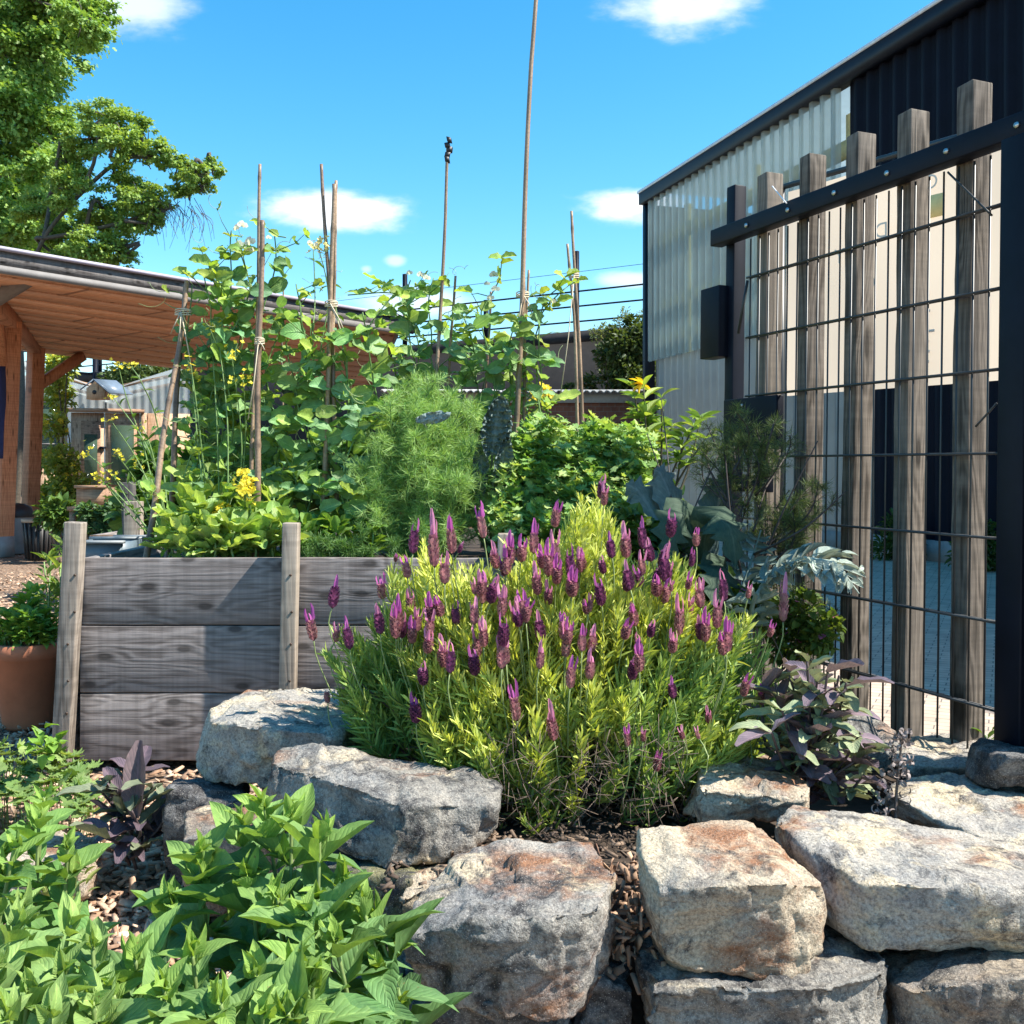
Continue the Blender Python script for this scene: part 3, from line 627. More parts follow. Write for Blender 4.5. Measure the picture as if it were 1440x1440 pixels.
# ------------------------------------------------------------------ timber shelter with sloping roof (left)
def shelter():
    F0 = np.array([-4.75, 9.5, 2.92]); F1 = np.array([-1.52, 13.66, 2.92]); fd = unit(F1 - F0); F0 = F0 - fd * 3.2
    B1 = P(520, 549, 22.3); B0 = P(64, 497, 15.2); bd = unit((B1 - B0) * [1, 1, 0]); B0 = B0 - bd * 4.5; B0[2] = B1[2] = 2.74
    ang = math.atan2(fd[1], fd[0])
    W_OR = wood('stained_board', (.55, .26, .145), (.72, .39, .23), 'X', ang, wear=(.68, .37, .22), rough=.6, bm=.2)
    W_GR = wood('weathered_fascia', (.085, .075, .07), (.17, .155, .15), 'X', ang)
    r = empty('garden_shelter', ((F0 + B0) / 2) * [1, 1, 0], 'open timber shelter with orange stained posts and board ceiling at left', 'shelter')
    n = 11
    for k in range(n):
        a0, a1 = F0 + (B0 - F0) * k / n, F1 + (B1 - F1) * k / n; b0, b1 = F0 + (B0 - F0) * (k + .985) / n, F1 + (B1 - F1) * (k + .985) / n
        lap = UP * .014; pb = PB(); th = UP * .03
        V = [a0 - lap, a1 - lap, b1, b0, a0 - lap + th, a1 - lap + th, b1 + th, b0 + th]
        pb.add(V, [np.array([[0, 3, 2, 1], [4, 5, 6, 7], [0, 1, 5, 4], [1, 2, 6, 5], [2, 3, 7, 6], [3, 0, 4, 7]])]); pb.build('ceiling_board', W_OR, r)
    pb = PB(); V = [F0 + UP * .06, F1 + UP * .06, B1 + UP * .06, B0 + UP * .06]; pb.add(V + [v + UP * .05 for v in V], [np.array([[0, 3, 2, 1], [4, 5, 6, 7], [0, 1, 5, 4], [1, 2, 6, 5], [2, 3, 7, 6], [3, 0, 4, 7]])]); pb.build('roof_felt', M_FELT, r)
    nf = np.array([fd[1], -fd[0], 0])
    pb = PB(); pb.bar(F0 + nf * .03 + UP * .05, F1 + nf * .03 + UP * .045, .04, .13); pb.build('fascia_board', W_GR, r)
    pb = PB(); pb.bar(F0 + nf * .045 + UP * -.06, F1 + nf * .045 + UP * -.06, .04, .07); pb.build('lower_fascia', M_GREYB, r)
    pb = PB(); pb.bar(F0 + nf * .05 + UP * .13, F1 + nf * .05 + UP * .13, .09, .035); pb.build('roof_edge_trim', plain('lead_trim', (.36, .33, .40), .6, 0, .1, 5), r)
    ed = unit(B1 - F1); 
    pb = PB(); pb.bar(F1 + UP * .06 + fd * .03, B1 + UP * .06 + fd * .03, .04, .2); pb.build('side_fascia', W_GR, r)
    pb = PB(); pb.tube([F1 + nf * .1 + fd * -.1 + UP * -.02, F1 + nf * .1 + fd * .18 + UP * -.04], .05, 8); pb.build('gutter_end', M_BLACK, r)
    # rafter end in grey at the front left
    pb = PB(); a = P(-30, 432, 10.6); b = P(48, 384, 10.4); pb.bar(a, b, .12, .16); pb.build('grey_brace', M_GREYB, r)
    # posts
    def post(x0, x1, yt, d, lean=0, w=.17):
        t = P((x0 + x1) / 2, yt, d); pb = PB(); b = t * [1, 1, 0] + np.array([lean, 0, 0])
        pb.bar(b, t, w, w, up=(fd[1], -fd[0], 0)); pb.build('post', W_ORZ, r, bevel=.006)
        return t, b
    t1, b1 = post(2, 30, 452, 11.9, -.1, .17); t2, _ = post(40, 62, 489, 14.5, -.1, .18)
    pb = PB(); pb.box(b1 + UP * .12, (.185, .185, .24), [[fd[0], fd[1], 0], nf, UP]); pb.build('post_shoe', M_GREYP, r)
    pb = PB(); pb.bar(t1 + UP * .0 - (t2 - t1) * .5, t2 + UP * .0 + (t2 - t1) * .1, .12, .18); pb.build('beam', W_ORZ, r)
    pb = PB(); a = t2.copy(); a[2] -= .55; bb = P(116, 500, 15.2); pb.bar(a, bb, .1, .14); pb.build('brace', W_ORZ, r)
    pb = PB(); a = P(4, 520, 11.85); bb = P(-4, 430, 11.5); pb.bar(a, bb, .1, .15); pb.build('brace', W_ORZ, r)
    pb = PB(); pb.bar(B0 + UP * .08, B1 + UP * .08, .08, .14); pb.build('beam', W_OR, r)
    # far row of posts that carries the back beam
    for q in (.98,):
        b = B0 + (B1 - B0) * q; pb = PB(); pb.bar(b * [1, 1, 0], b - UP * .02, .16, .16, up=(1, 0, 0)); pb.build('post', W_ORZ, r)
shelter()
def navy_cloth():
    pb = PB(); V = []; n = 10
    for j in range(n + 1):
        for i in range(7):
            px = -60 + i * 11.2 - 4 * abs(j / n - .35); py = 515 + 130 * j / n
            V.append(P(px, py, 10.9 + .06 * math.sin(i * 2.2 + j * .3)))
    pb.add(V, [np.array([[j * 7 + i, j * 7 + i + 1, j * 7 + i + 8, j * 7 + i + 7] for j in range(n) for i in range(6)])])
    c = P(-30, 580, 10.9); o = pb.build('hanging_cloth', M_BLUE, loc=c, smooth=True); s = o.modifiers.new('solid', 'SOLIDIFY'); s.thickness = .02
    tag(o, 'navy blue cloth hanging against the front orange post of the timber shelter', 'cloth')
navy_cloth()

# ------------------------------------------------------------------ greenhouse of clear sheets and old doors
W_DOOR = wood('brown_door_wood', (.32, .19, .11), (.55, .37, .24), 'Z', wear=(.58, .41, .28), rough=.75, bm=.3)
W_DOORX = wood('brown_rail_wood', (.20, .11, .065), (.36, .22, .14), 'X', wear=(.40, .27, .18), rough=.75, bm=.3)
def greenhouse():
    d = 19.5; q = lambda px, py, o=0.: P(px, py, d) + np.array([0, o, 0])
    r = empty('greenhouse', q(150, HZ) * [1, 1, 0], 'clear roofed greenhouse with brown timber double doors, behind the timber shelter', 'greenhouse')
    def slab(x0, y0, x1, y1, o0, o1, name, mat, par=r):
        a, b = q(x0, y0), q(x1, y1); pb = PB(); pb.box(((a[0] + b[0]) / 2, d + (o0 + o1) / 2, (a[2] + b[2]) / 2), (abs(b[0] - a[0]), abs(o1 - o0), abs(a[2] - b[2]))); return pb.build(name, mat, par)
    def corrug(c, mat, name, per=9):
        a, b, c2, e = [np.asarray(v) for v in c]; n = int(np.linalg.norm(b - a) / .03); pb = PB(); nn = unit(np.cross(b - a, e - a)); V = []
        for (s, t) in ((a, b), (e, c2)):
            for i in range(n + 1): V.append(s + (t - s) * i / n + nn * .018 * math.sin(i * 1.25))
        pb.add(V, [np.array([[i, i + 1, n + i + 2, n + i + 1] for i in range(n)])]); pb.build(name, mat, r)
    # roofs: two slopes that meet in a valley over the doors
    corrug([q(30, 507), q(30, 507, 4.5) , q(150, 549, 4.5), q(150, 549)], M_POLYR, 'roof_sheet'); corrug([q(150, 549), q(150, 549, 4.5), q(262, 508, 4.5), q(262, 508)], M_POLYR, 'roof_sheet')
    corrug([q(36, 514, .05), q(148, 552, .05), q(148, 576, .05), q(36, 576, .05)], M_POLYR, 'gable_sheet'); corrug([q(150, 552, .05), q(262, 514, .05), q(262, 590, .05), q(150, 576, .05)], M_POLYR, 'gable_sheet')
    slab(92, 575, 200, 580, -.14, .06, 'gutter', W_DOORX)
    for x in (92, 196): slab(x, 580, x + 7, 745, -.06, .08, 'door_post', W_DOOR)
    for x0, x1, gx0, gx1 in ((104, 147, 121, 138), (148, 194, 156, 186)):
        dl = slab(x0, 581, x1 - .6, 738, -.01, .05, 'door', W_DOOR)
        fr = slab(gx0 - 4, 592, gx1 + 4, 688, -.035, -.015, 'door_panel', W_DOORX)
        g = slab(gx0, 598 if gx0 > 140 else 611, gx1, 682, -.05, -.036, 'pane', M_GLASS)
        for o in (fr, g): o.parent = dl
        dl.location = (0, 0, 0)
    slab(141, 628, 149, 631, -.07, -.02, 'latch', M_NAVY)
    # glazed side bay
    slab(58, 556, 91, 652, .02, .04, 'side_pane', M_GLASS)
    for x in (57, 90): slab(x, 552, x + 4, 735, -.02, .06, 'side_frame', W_DOOR)
    for y in (566, 590, 609, 624, 645, 652): slab(60, y, 91, y + 2, -.03, .01, 'glazing_bar', M_GREYB)
    slab(58, 654, 92, 735, .0, .06, 'side_board', W_DOOR)
    slab(204, 580, 262, 735, .02, .06, 'side_board', W_DOOR)
    slab(30, 560, 205, 738, 4.4, 4.5, 'back_pane', M_POLYR)
    for y in (529, 541):
        pb = PB(); pb.bar(q(40, y - 9, .1), q(146, y + 17, .1), .05, .06); pb.build('rafter', W_DOORX, r)
        pb = PB(); pb.bar(q(152, y + 17, .1), q(258, y - 9, .1), .05, .06); pb.build('rafter', W_DOORX, r)
    r.rotation_euler = (0, 0, R(20))
greenhouse()
def birdhouse():
    d = 19.2; c = P(138, 562, d)
    r = empty('birdhouse', c, 'small wooden birdhouse with a grey blue roof panel, on the gutter over the greenhouse doors', 'birdhouse')
    w, h = .17, .2; V = [c + np.array(v) for v in ((-w, -.12, 0), (w, -.12, 0), (w, -.12, h), (0, -.12, h + .15), (-w, -.12, h), (-w, .14, 0), (w, .14, 0), (w, .14, h), (0, .14, h + .15), (-w, .14, h))]
    pb = PB(); pb.add(V, [np.array([[0, 1, 2, 3, 4], [9, 8, 7, 6, 5]]), np.array([[0, 5, 6, 1], [1, 6, 7, 2], [0, 4, 9, 5]])]); pb.build('box', W_DOOR, r)
    blue = plain('slate_panel', (.15, .19, .24), .35)
    for s in (-1, 1): pb = PB(); pb.bar(c + np.array([0, -.2, h + .165]), c + np.array([s * (w + .08), -.2, h - .03]), .02, .02); pb.build('roof_edge', blue, r)
    pb = PB(); pb.poly([c + np.array(v) for v in ((0, -.22, h + .17), (.3, -.22, h - .09), (.62, .1, h - .09), (.30, .1, h + .17))]); o = pb.build('roof_panel', blue, r); s = o.modifiers.new('solid', 'SOLIDIFY'); s.thickness = .02
    pb = PB(); pb.tube([c + np.array([-.02, -.125, .13]), c + np.array([-.02, -.13, .13])], .04, 12); pb.build('entrance_hole', M_BLACK, r)
birdhouse()

# ------------------------------------------------------------------ things on the path at left
def slatted_planter():
    d = 11.6; c = P(55, 782, d); c[2] = 0
    r = empty('slatted_planter', c, 'black ribbed planter tub with a pale timber rim, beside the shelter post', 'planter')
    pb = PB(); pb.lathe(c, [(.12, 0), (.13, .02), (.165, .42), (.14, .42), (.12, .3), (0, .3)], 20); pb.build('tub', M_BLACK, r)
    pb = PB()
    for i in range(18):
        a = i / 18 * 2 * math.pi; e = np.array([math.cos(a), math.sin(a), 0]); pb.bar(c + e * .135 + UP * .01, c + e * .172 + UP * .42, .028, .018, up=tuple(e))
    pb.build('ribs', M_BLACK, r)
    pb = PB(); pb.lathe(c, [(.15, .42), (.185, .42), (.19, .455), (.15, .455), (.15, .42)], 20); pb.build('rim', plain('pale_rim', (.42, .33, .25), .8), r)
slatted_planter()
def bin_():
    c = P(24, 778, 12.4); c[2] = 0
    r = empty('storage_bin', c, 'grey plastic bin with a black domed lid, half hidden behind the front shelter post', 'bin')
    pb = PB(); pb.lathe(c, [(.13, 0), (.15, .02), (.17, .44), (.17, .46)], 24); pb.build('body', M_GREYP, r, smooth=True)
    pb = PB(); pb.lathe(c, [(.185, .44), (.19, .48), (.16, .56), (.08, .6), (0.01, .61)], 24); pb.build('lid', M_BLACK, r, smooth=True)
bin_()
def crate(x0, x1, y0, y1, d, label, mat):
    a, b = P(x0, y1, d), P(x1, y0, d); w = b[0] - a[0]; h = b[2] - a[2]; c = np.array([(a[0] + b[0]) / 2, d, a[2]])
    r = empty('wooden_crate', c, label, 'crate')
    for s, (p, sz) in enumerate((((0, -.16, h / 2), (w, .02, h)), ((0, .16, h / 2), (w, .02, h)), ((-w / 2 + .012, 0, h / 2), (.02, .296, h)), ((w / 2 - .012, 0, h / 2), (.02, .296, h)))):
        pb = PB(); pb.box(c + np.array(p), sz); pb.build('side_board', mat, r)
    pb = PB(); pb.box(c + np.array([0, 0, .012]), (w - .06, .29, .02)); pb.build('base_board', mat, r)
    pb = PB(); pb.box(c + np.array([0, -.165, h + .012]), (w + .02, .05, .022)); pb.build('rim', W_DOORX, r)
crate(120, 158, 686, 710, 8.2, 'small orange brown timber crate on a stand in front of the greenhouse doors', W_DOORX)
def crate_stand():
    d = 8.2; c = P(139, 711, d); r = empty('crate_stand', (c[0], d, 0), 'dark timber stand under the small orange brown crate', 'stand')
    pb = PB(); pb.box(c + np.array([0, 0, -.018]), (.34, .4, .03)); pb.build('shelf', W_DOORX, r)
    for sx in (-.14, .14):
        for sy in (-.16, .16):
            pb = PB(); pb.box((c[0] + sx, d + sy, (c[2] - .035) / 2), (.04, .04, c[2] - .035)); pb.build('leg', W_DOORX, r)
crate_stand()
def pot():
    d = 4.02; c = P(40, 1020, d); c[2] = 0.0
    r = empty('terracotta_pot', c, 'round terracotta flowerpot beside the left end of the raised bed', 'flowerpot')
    pb = PB(); pb.lathe(c, [(.0, .01), (.088, .0), (.094, .01), (.125, .27), (.140, .275), (.143, .33), (.130, .335), (.124, .28), (.0, .27)], 40); pb.build('body', M_TERRA, r, smooth=True)
    pb = PB(); pb.lathe(c, [(.0, .30), (.08, .305), (.127, .29)], 24); pb.build('potting_soil', M_SOIL, r)
pot()

# ------------------------------------------------------------------ raised beds
BD = 3.4
M_SCREW = plain('rusty_screw', (.09, .06, .045), .6, .5)
def raised_bed():
    x0, x1 = P(112, 0, BD)[0], .62; zt = P(0, 784, BD)[2]; bh = .2255; th = .034; dep = 1.75
    r = empty('raised_bed', ((x0 + x1) / 2, BD + dep / 2, 0), 'weathered grey timber raised bed of three stacked boards, full of vegetables', 'raised bed')
    for k in range(3):
        z = zt - bh * (k + .5)
        pb = PB(); n = 60; V = []
        for i in range(n + 1):
            x = x0 + (x1 - x0) * i / n; w = .0025 * noise.noise(Vector((x * 2.2, k * 9, 0))); w2 = .003 * noise.noise(Vector((x * 2.2, k * 9 + 4, 0)))
            for y, s in ((0, -1), (th, -1), (th, 1), (0, 1)): V.append((x, BD + y + .002 * noise.noise(Vector((x, k, s))), z + s * (bh / 2 - .0022) + (w if s > 0 else w2)))
        F = [[i * 4 + j, i * 4 + 4 + j, i * 4 + 4 + (j + 1) % 4, i * 4 + (j + 1) % 4] for i in range(n) for j in range(4)]
        pb.add(V, [np.array(F), np.array([[0, 1, 2, 3], [n * 4 + 3, n * 4 + 2, n * 4 + 1, n * 4]])]); pb.build('front_board', W_BEDX, r, bevel=.003)
        pb = PB(); pb.box(((x0 + x1) / 2, BD + dep - th / 2, z), (x1 - x0, th, bh - .004)); pb.build('back_board', W_BEDX, r, bevel=.003)
        for s, xx in ((0, x0 - .045), (1, x1 + .03)):
            pb = PB(); pb.box((xx, BD + dep / 2 + .01, z - .004 - (.006 if k else .01)), (th, dep - .03, bh - .004), col=(0, 0, 0)); pb.build('side_board', W_BEDY, r, bevel=.003)
    def post(px0, px1, pt, d, lean, wx=None, name='post'):
        a, b = P(px0, pt, d), P(px1, pt, d); w = wx or b[0] - a[0]; t = (a + b) / 2
        bt = t * [1, 1, 0] + np.array([lean, 0, -.02]); pb = PB(); pb.bar(bt, t, .05, w, up=(1, 0, 0)); pb.build(name, W_POST, r, bevel=.004)
    for px in (106, 410, 711):
        for k in range(3):
            for dz in (-.06, .06):
                q = P(px + uni(-3, 3), 0, BD - .056); q[0] += {106: -.018, 410: -.008, 711: 0}[px] * (k + .5) * .7; q[2] = zt - bh * (k + .5) + dz
                pb = PB(); pb.tube([q + [0, .003, 0], q + [0, -.002, 0]], .0042, 8); pb.build('screw', M_SCREW, r)
    post(94, 119, 734, BD - .03, -.048)
    post(399, 421, 735, BD - .03, -.018)
    post(700, 722, 750, BD - .03, 0)
    post(176, 200, 705, BD + dep + .03, .0)
    pb = PB(); pb.box(((x0 + x1) / 2, BD + dep / 2, zt - .17), (x1 - x0 + .02, dep - .08, .24)); pb.build('bed_soil', M_SOIL, r)
raised_bed()
def back_bed(x0p, x1p, yt, d, dep, label, zb=0.):
    a, b = P(x0p, yt, d), P(x1p, yt, d); zt = a[2]; r = empty('raised_bed', ((a[0] + b[0]) / 2, d + dep / 2, 0), label, 'raised bed')
    w = b[0] - a[0]; nb = max(2, int(zt / .2)); bh = zt / nb
    for k in range(nb):
        z = bh * (k + .5)
        for y in (d, d + dep): pb = PB(); pb.box(((a[0] + b[0]) / 2, y, z), (w, .035, bh - .005)); pb.build('long_board', W_DOORX, r)
        for x in (a[0], b[0]): pb = PB(); pb.box((x, d + dep / 2, z), (.035, dep - .04, bh - .008)); pb.build('end_board', W_BEDY, r)
    pb = PB(); pb.box(((a[0] + b[0]) / 2, d + dep / 2, zt - .13), (w - .04, dep - .04, .2)); pb.build('bed_soil', M_SOIL, r)
back_bed(128, 420, 752, 7.1, 1.3, 'brown timber raised bed in the row behind the weathered grey bed')
back_bed(520, 800, 740, 6.4, 1.3, 'brown timber raised bed behind the feathery fennel')
back_bed(116, 216, 790, 4.25, .8, 'narrow timber bed left of the large grey bed, carrying plastic troughs')
def post_free(px0, px1, pt, d, label, mat, lean=0, name='timber_post'):
    a, b = P(px0, pt, d), P(px1, pt, d); t = (a + b) / 2; pb = PB(); pb.bar(t * [1, 1, 0] + np.array([lean, 0, 0]), t, .05, b[0] - a[0], up=(1, 0, 0))
    tag(pb.build(name, mat, loc=t * [1, 1, 0], bevel=.004), label, 'post')
post_free(170, 189, 678, 5.6, 'stout dark weathered timber post behind the left corner of the raised bed', wood('dark_post', (.06, .05, .045), (.13, .12, .115), 'Z', wear=(.12, .11, .11)), .06)
post_free(178, 186, 664, 6.0, 'thin pale timber post just behind the stout grey post', W_POST, .1)
def trough(px, py, w, d, label):
    c = P(px, py, d); r = empty('plastic_trough', (c[0], d, c[2]), label, 'trough'); h = .1
    pb = PB()
    for p, s in (((0, -.12, h / 2), (w, .008, h)), ((0, .12, h / 2), (w, .008, h)), ((-w / 2, 0, h / 2), (.008, .232, h)), ((w / 2, 0, h / 2), (.008, .232, h)), ((0, 0, .006), (w - .01, .23, .008))): pb.box(c + np.array(p), s)
    pb.build('body', plain('blue_grey_plastic', (.12, .16, .19), .45), r)
    pb = PB(); pb.box(c + np.array([0, -.13, h + .004]), (w + .03, .03, .012)); pb.box(c + np.array([0, .13, h + .004]), (w + .03, .03, .012)); pb.build('rim', M_GREYP, r)
trough(150, 793, .22, 4.44, 'blue grey plastic trough at the front of the narrow timber bed')
trough(183, 788, .22, 4.78, 'second plastic trough, behind the first one on the narrow timber bed')

# ------------------------------------------------------------------ stones
def stone(label, mat, pts, back=None, vox=.009, rough=1., group='dry laid stones round the lavender bed', smooth=1, tuck=.06):
    """a broken rock: the hull of its corner points, worn and chipped"""
    ys_ = [p[1] for p in pts]; lo, hi = min(ys_), max(ys_)
    V = [P(p[0], p[1], p[2] + tuck * (p[1] - lo) / (hi - lo)) for p in pts]      # lower corners sit a little farther back
    if back:                      # hidden rear corners: the same outline set farther away
        V += [np.array([v[0] + (rng.uniform(-.02, .02)), v[1] + back, v[2] - rng.uniform(.0, .03)]) for v in V]
    V = np.array(V); c = V.mean(0)
    bm = bmesh.new()
    for v in V - c: bm.verts.new(v)
    bmesh.ops.convex_hull(bm, input=bm.verts[:])
    for v in [v for v in bm.verts if not v.link_faces]: bm.verts.remove(v)
    for v in bm.verts: v.co.x *= 1.045; v.co.z *= 1.04
    bmesh.ops.triangulate(bm, faces=bm.faces[:])
    me = bpy.data.meshes.new('tmp'); bm.to_mesh(me); bm.free()
    o = bpy.data.objects.new('tmp', me); COL.objects.link(o)
    m = o.modifiers.new('r', 'REMESH'); m.mode = 'VOXEL'; m.voxel_size = vox
    s = o.modifiers.new('s', 'SMOOTH'); s.factor = .5; s.iterations = smooth
    m2 = bpy.data.meshes.new_from_object(o.evaluated_get(bpy.context.evaluated_depsgraph_get()))
    bpy.data.objects.remove(o)
    n = len(m2.vertices); co_ = np.zeros(n * 3); m2.vertices.foreach_get('co', co_); co_ = co_.reshape(-1, 3)
    nr = np.array([v.normal[:] for v in m2.vertices])
    for _ in range(12):                                  # flat chips knocked off the corners
        dn = unit(rng.normal(size=3)); sup = (co_ @ dn).max(); lim = sup * uni(.90, .975); h = co_ @ dn - lim
        co_ = co_ - np.maximum(h, 0)[:, None] * dn * .92
    sdir = Vector(unit(np.array([uni(-.3, .3), uni(-.3, .3), 1])))
    off = Vector(rng.uniform(-50, 50, 3)); disp = np.zeros(n)
    for i, v in enumerate(co_):
        q = Vector(v) + off
        a = noise.noise(q * 7) * .012; b_ = q.dot(sdir) * 34 + noise.noise(q * 5) * 1.6; a += (abs(b_ % 1 - .5) - .25) * .008 * max(0, noise.noise(q * 4 + Vector((9, 0, 0))) + .25)
        w = q + Vector((noise.noise(q * 9), noise.noise(q * 9 + Vector((5, 5, 5))), 0)) * .04
        dd = noise.voronoi(w * 9)[0]; a -= max(0, .10 - (dd[1] - dd[0])) * .05          # cracks between broken facets
        a += (noise.cell(w * 11) - .5) * .006 * 1.0
        a += noise.fractal(q * 26, .8, 2.1, 4) * .0042 + noise.ridged_multi_fractal(q * 13, .9, 2.1, 3, 1., 2.) * .0035 - .006
        disp[i] = a * rough
    m2.vertices.foreach_set('co', (co_ + nr * disp[:, None]).ravel()); m2.update()
    m2.polygons.foreach_set('use_smooth', np.ones(len(m2.polygons), bool))
    m2.materials.clear(); m2.materials.append(mat); m2.name = 'stone'
    o = bpy.data.objects.new('stone', m2); COL.objects.link(o); o.location = c
    return tag(o, label, 'stone', group)
stone('pale topped mottled stone at the left rear of the lavender, against the raised bed boards', S_PALE,
      [(338, 966, 2.8), (400, 962, 2.85), (500, 975, 2.9), (286, 1002, 2.58), (520, 1010, 2.6), (276, 1014, 2.48), (345, 1020, 2.36), (470, 1032, 2.32), (272, 1092, 2.46), (330, 1108, 2.36), (410, 1104, 2.34), (480, 1082, 2.36), (500, 1080, 2.7), (300, 1080, 2.75)], vox=.010)
stone('long speckled grey stone in front of the lavender left side, its left half in shade', S_GREY,
      [(395, 1052, 2.2), (480, 1045, 2.2), (640, 1073, 2.16), (704, 1097, 2.08), (374, 1066, 2.1), (480, 1100, 1.97), (570, 1136, 1.90), (690, 1128, 1.96), (372, 1120, 2.08), (460, 1196, 1.93), (540, 1226, 1.87), (645, 1207, 1.91), (692, 1178, 2.0), (640, 1160, 2.18), (400, 1130, 2.22)], vox=.008)
stone('big blue grey stone with rust and cream patches, centre front of the stone edging', S_BLUE,
      [(640, 1204, 1.76), (740, 1177, 1.82), (832, 1182, 1.80), (872, 1216, 1.7), (868, 1300, 1.64), (586, 1262, 1.64), (606, 1290, 1.55), (700, 1298, 1.49), (842, 1282, 1.52), (566, 1318, 1.53), (582, 1392, 1.52), (700, 1440, 1.48), (802, 1437, 1.50), (852, 1368, 1.6), (600, 1390, 1.75), (840, 1380, 1.78)], vox=.007)
stone('cream and rust stone with a flat sunny top, right of the gap below the lavender', S_CREAM,
      [(895, 1164, 1.74), (1040, 1154, 1.80), (1087, 1166, 1.78), (930, 1252, 1.55), (1010, 1248, 1.53), (1100, 1244, 1.54), (1166, 1246, 1.6), (925, 1335, 1.53), (940, 1364, 1.53), (1110, 1381, 1.54), (1160, 1330, 1.6), (890, 1190, 1.68), (905, 1290, 1.66), (920, 1320, 1.8), (1130, 1320, 1.8)], vox=.007, rough=.8)
stone('largest pale grey slab stone at the front right, reaching out of view', S_PALE,
      [(1112, 1134, 1.98), (1250, 1142, 2.0), (1450, 1200, 1.94), (1540, 1215, 1.92), (1092, 1160, 1.84), (1218, 1243, 1.63), (1300, 1246, 1.6), (1440, 1256, 1.6), (1540, 1270, 1.6), (1170, 1300, 1.66), (1225, 1340, 1.61), (1290, 1350, 1.59), (1440, 1336, 1.58), (1540, 1330, 1.6), (1105, 1235, 1.82), (1160, 1280, 1.95), (1500, 1300, 1.95)], vox=.008, rough=.75)
stone('rough beige stone half covered by the right foot of the lavender', S_CREAM,
      [(990, 1090, 2.15), (1070, 1074, 2.2), (1135, 1090, 2.15), (985, 1110, 1.98), (1060, 1115, 1.95), (1138, 1120, 1.98), (985, 1165, 1.96), (1130, 1165, 1.97)], back=.12, vox=.008, rough=1.3)
stone('flat grey slab behind the largest stone, at the right edge', S_PALE,
      [(1275, 1105, 2.25), (1360, 1100, 2.32), (1540, 1120, 2.3), (1272, 1125, 2.12), (1400, 1185, 1.98), (1540, 1200, 1.98), (1275, 1150, 2.1), (1400, 1215, 1.99), (1540, 1230, 2.0)], back=.1, vox=.009)
stone('long stone with a sunlit cream front, below the gate slats', S_PALE,
      [(1285, 1040, 2.6), (1370, 1030, 2.66), (1450, 1045, 2.6), (1270, 1075, 2.42), (1400, 1078, 2.38), (1285, 1105, 2.42), (1400, 1108, 2.38), (1450, 1100, 2.4)], back=.1, vox=.010)
stone('small dark block stone at the right edge, on the flat grey slab', S_DARK,
      [(1408, 1052, 2.3), (1500, 1060, 2.35), (1390, 1105, 2.2), (1500, 1115, 2.2), (1420, 1060, 2.2), (1500, 1075, 2.2)], back=.12, vox=.009)
stone('grey stone behind the purple sage, left of the dried seedhead', S_GREY,
      [(1165, 1010, 2.6), (1215, 1000, 2.65), (1270, 1030, 2.6), (1160, 1050, 2.5), (1262, 1060, 2.48), (1165, 1085, 2.5), (1262, 1090, 2.48)], back=.12, vox=.010)
stone('dark lower stone with a cream top corner, under the cream and rust stone', S_GREY,
      [(925, 1352, 1.62), (1250, 1352, 1.68), (925, 1385, 1.54), (1130, 1392, 1.53), (1252, 1372, 1.6), (915, 1440, 1.53), (940, 1560, 1.52), (1250, 1560, 1.54), (1256, 1450, 1.58)], back=.2, vox=.008, rough=1.4)
stone('rusty stone of the lower course at the right, under the largest slab stone', S_RUST,
      [(1275, 1372, 1.68), (1340, 1352, 1.72), (1500, 1345, 1.7), (1272, 1400, 1.6), (1345, 1385, 1.57), (1500, 1375, 1.56), (1290, 1560, 1.58), (1500, 1560, 1.56)], back=.2, vox=.008)
stone('slim dark blue stone in the gap under the centre stone', S_DARK,
      [(815, 1365, 1.62), (885, 1345, 1.72), (890, 1400, 1.62), (812, 1430, 1.6), (800, 1560, 1.58), (885, 1560, 1.62)], back=.2, vox=.009)
stone('dark flat stone of the lower course, under the big blue grey stone', S_DARK,
      [(560, 1405, 1.58), (690, 1412, 1.54), (800, 1445, 1.54), (550, 1440, 1.56), (545, 1560, 1.56), (810, 1560, 1.56)], back=.22, vox=.010)
stone('mossy dark stone behind the leafy herb, under the long speckled stone', S_MOSS,
      [(385, 1205, 2.0), (540, 1228, 1.92), (585, 1240, 1.86), (380, 1300, 1.95), (570, 1320, 1.82), (380, 1400, 1.95), (560, 1420, 1.82)], back=.2, vox=.011)
stone('blackish blue stone tucked under the pale topped stone at the left rear', S_DARK,
      [(232, 1104, 2.4), (300, 1096, 2.5), (345, 1105, 2.42), (228, 1165, 2.36), (340, 1170, 2.32), (240, 1260, 2.36), (340, 1260, 2.34)], back=.12, vox=.010)
stone('low beige stone beside the small purple sage', S_RUST,
      [(262, 1142, 2.3), (335, 1132, 2.34), (392, 1145, 2.26), (255, 1180, 2.16), (390, 1180, 2.1), (255, 1290, 2.16), (390, 1290, 2.1)], back=.1, vox=.010)
stone('flat pale stone at the left edge, behind the leafy herb', S_CREAM,
      [(-40, 1182, 2.5), (60, 1176, 2.55), (112, 1182, 2.45), (-40, 1212, 2.2), (110, 1212, 2.2), (-40, 1275, 2.18), (112, 1268, 2.2)], back=.08, vox=.011)
stone('yellowish pitted stone low behind the tips of the leafy herb', S_MOSS,
      [(470, 1385, 1.64), (560, 1390, 1.62), (470, 1440, 1.58), (562, 1440, 1.57), (470, 1560, 1.58), (562, 1560, 1.57)], back=.2, vox=.010)
stone('narrow cream stone wedged between the long speckled stone and the centre stone', S_CREAM,
      [(570, 1240, 1.86), (650, 1200, 1.94), (690, 1190, 1.95), (560, 1265, 1.78), (680, 1215, 1.86), (560, 1330, 1.78), (690, 1300, 1.84)], back=.1, vox=.009)
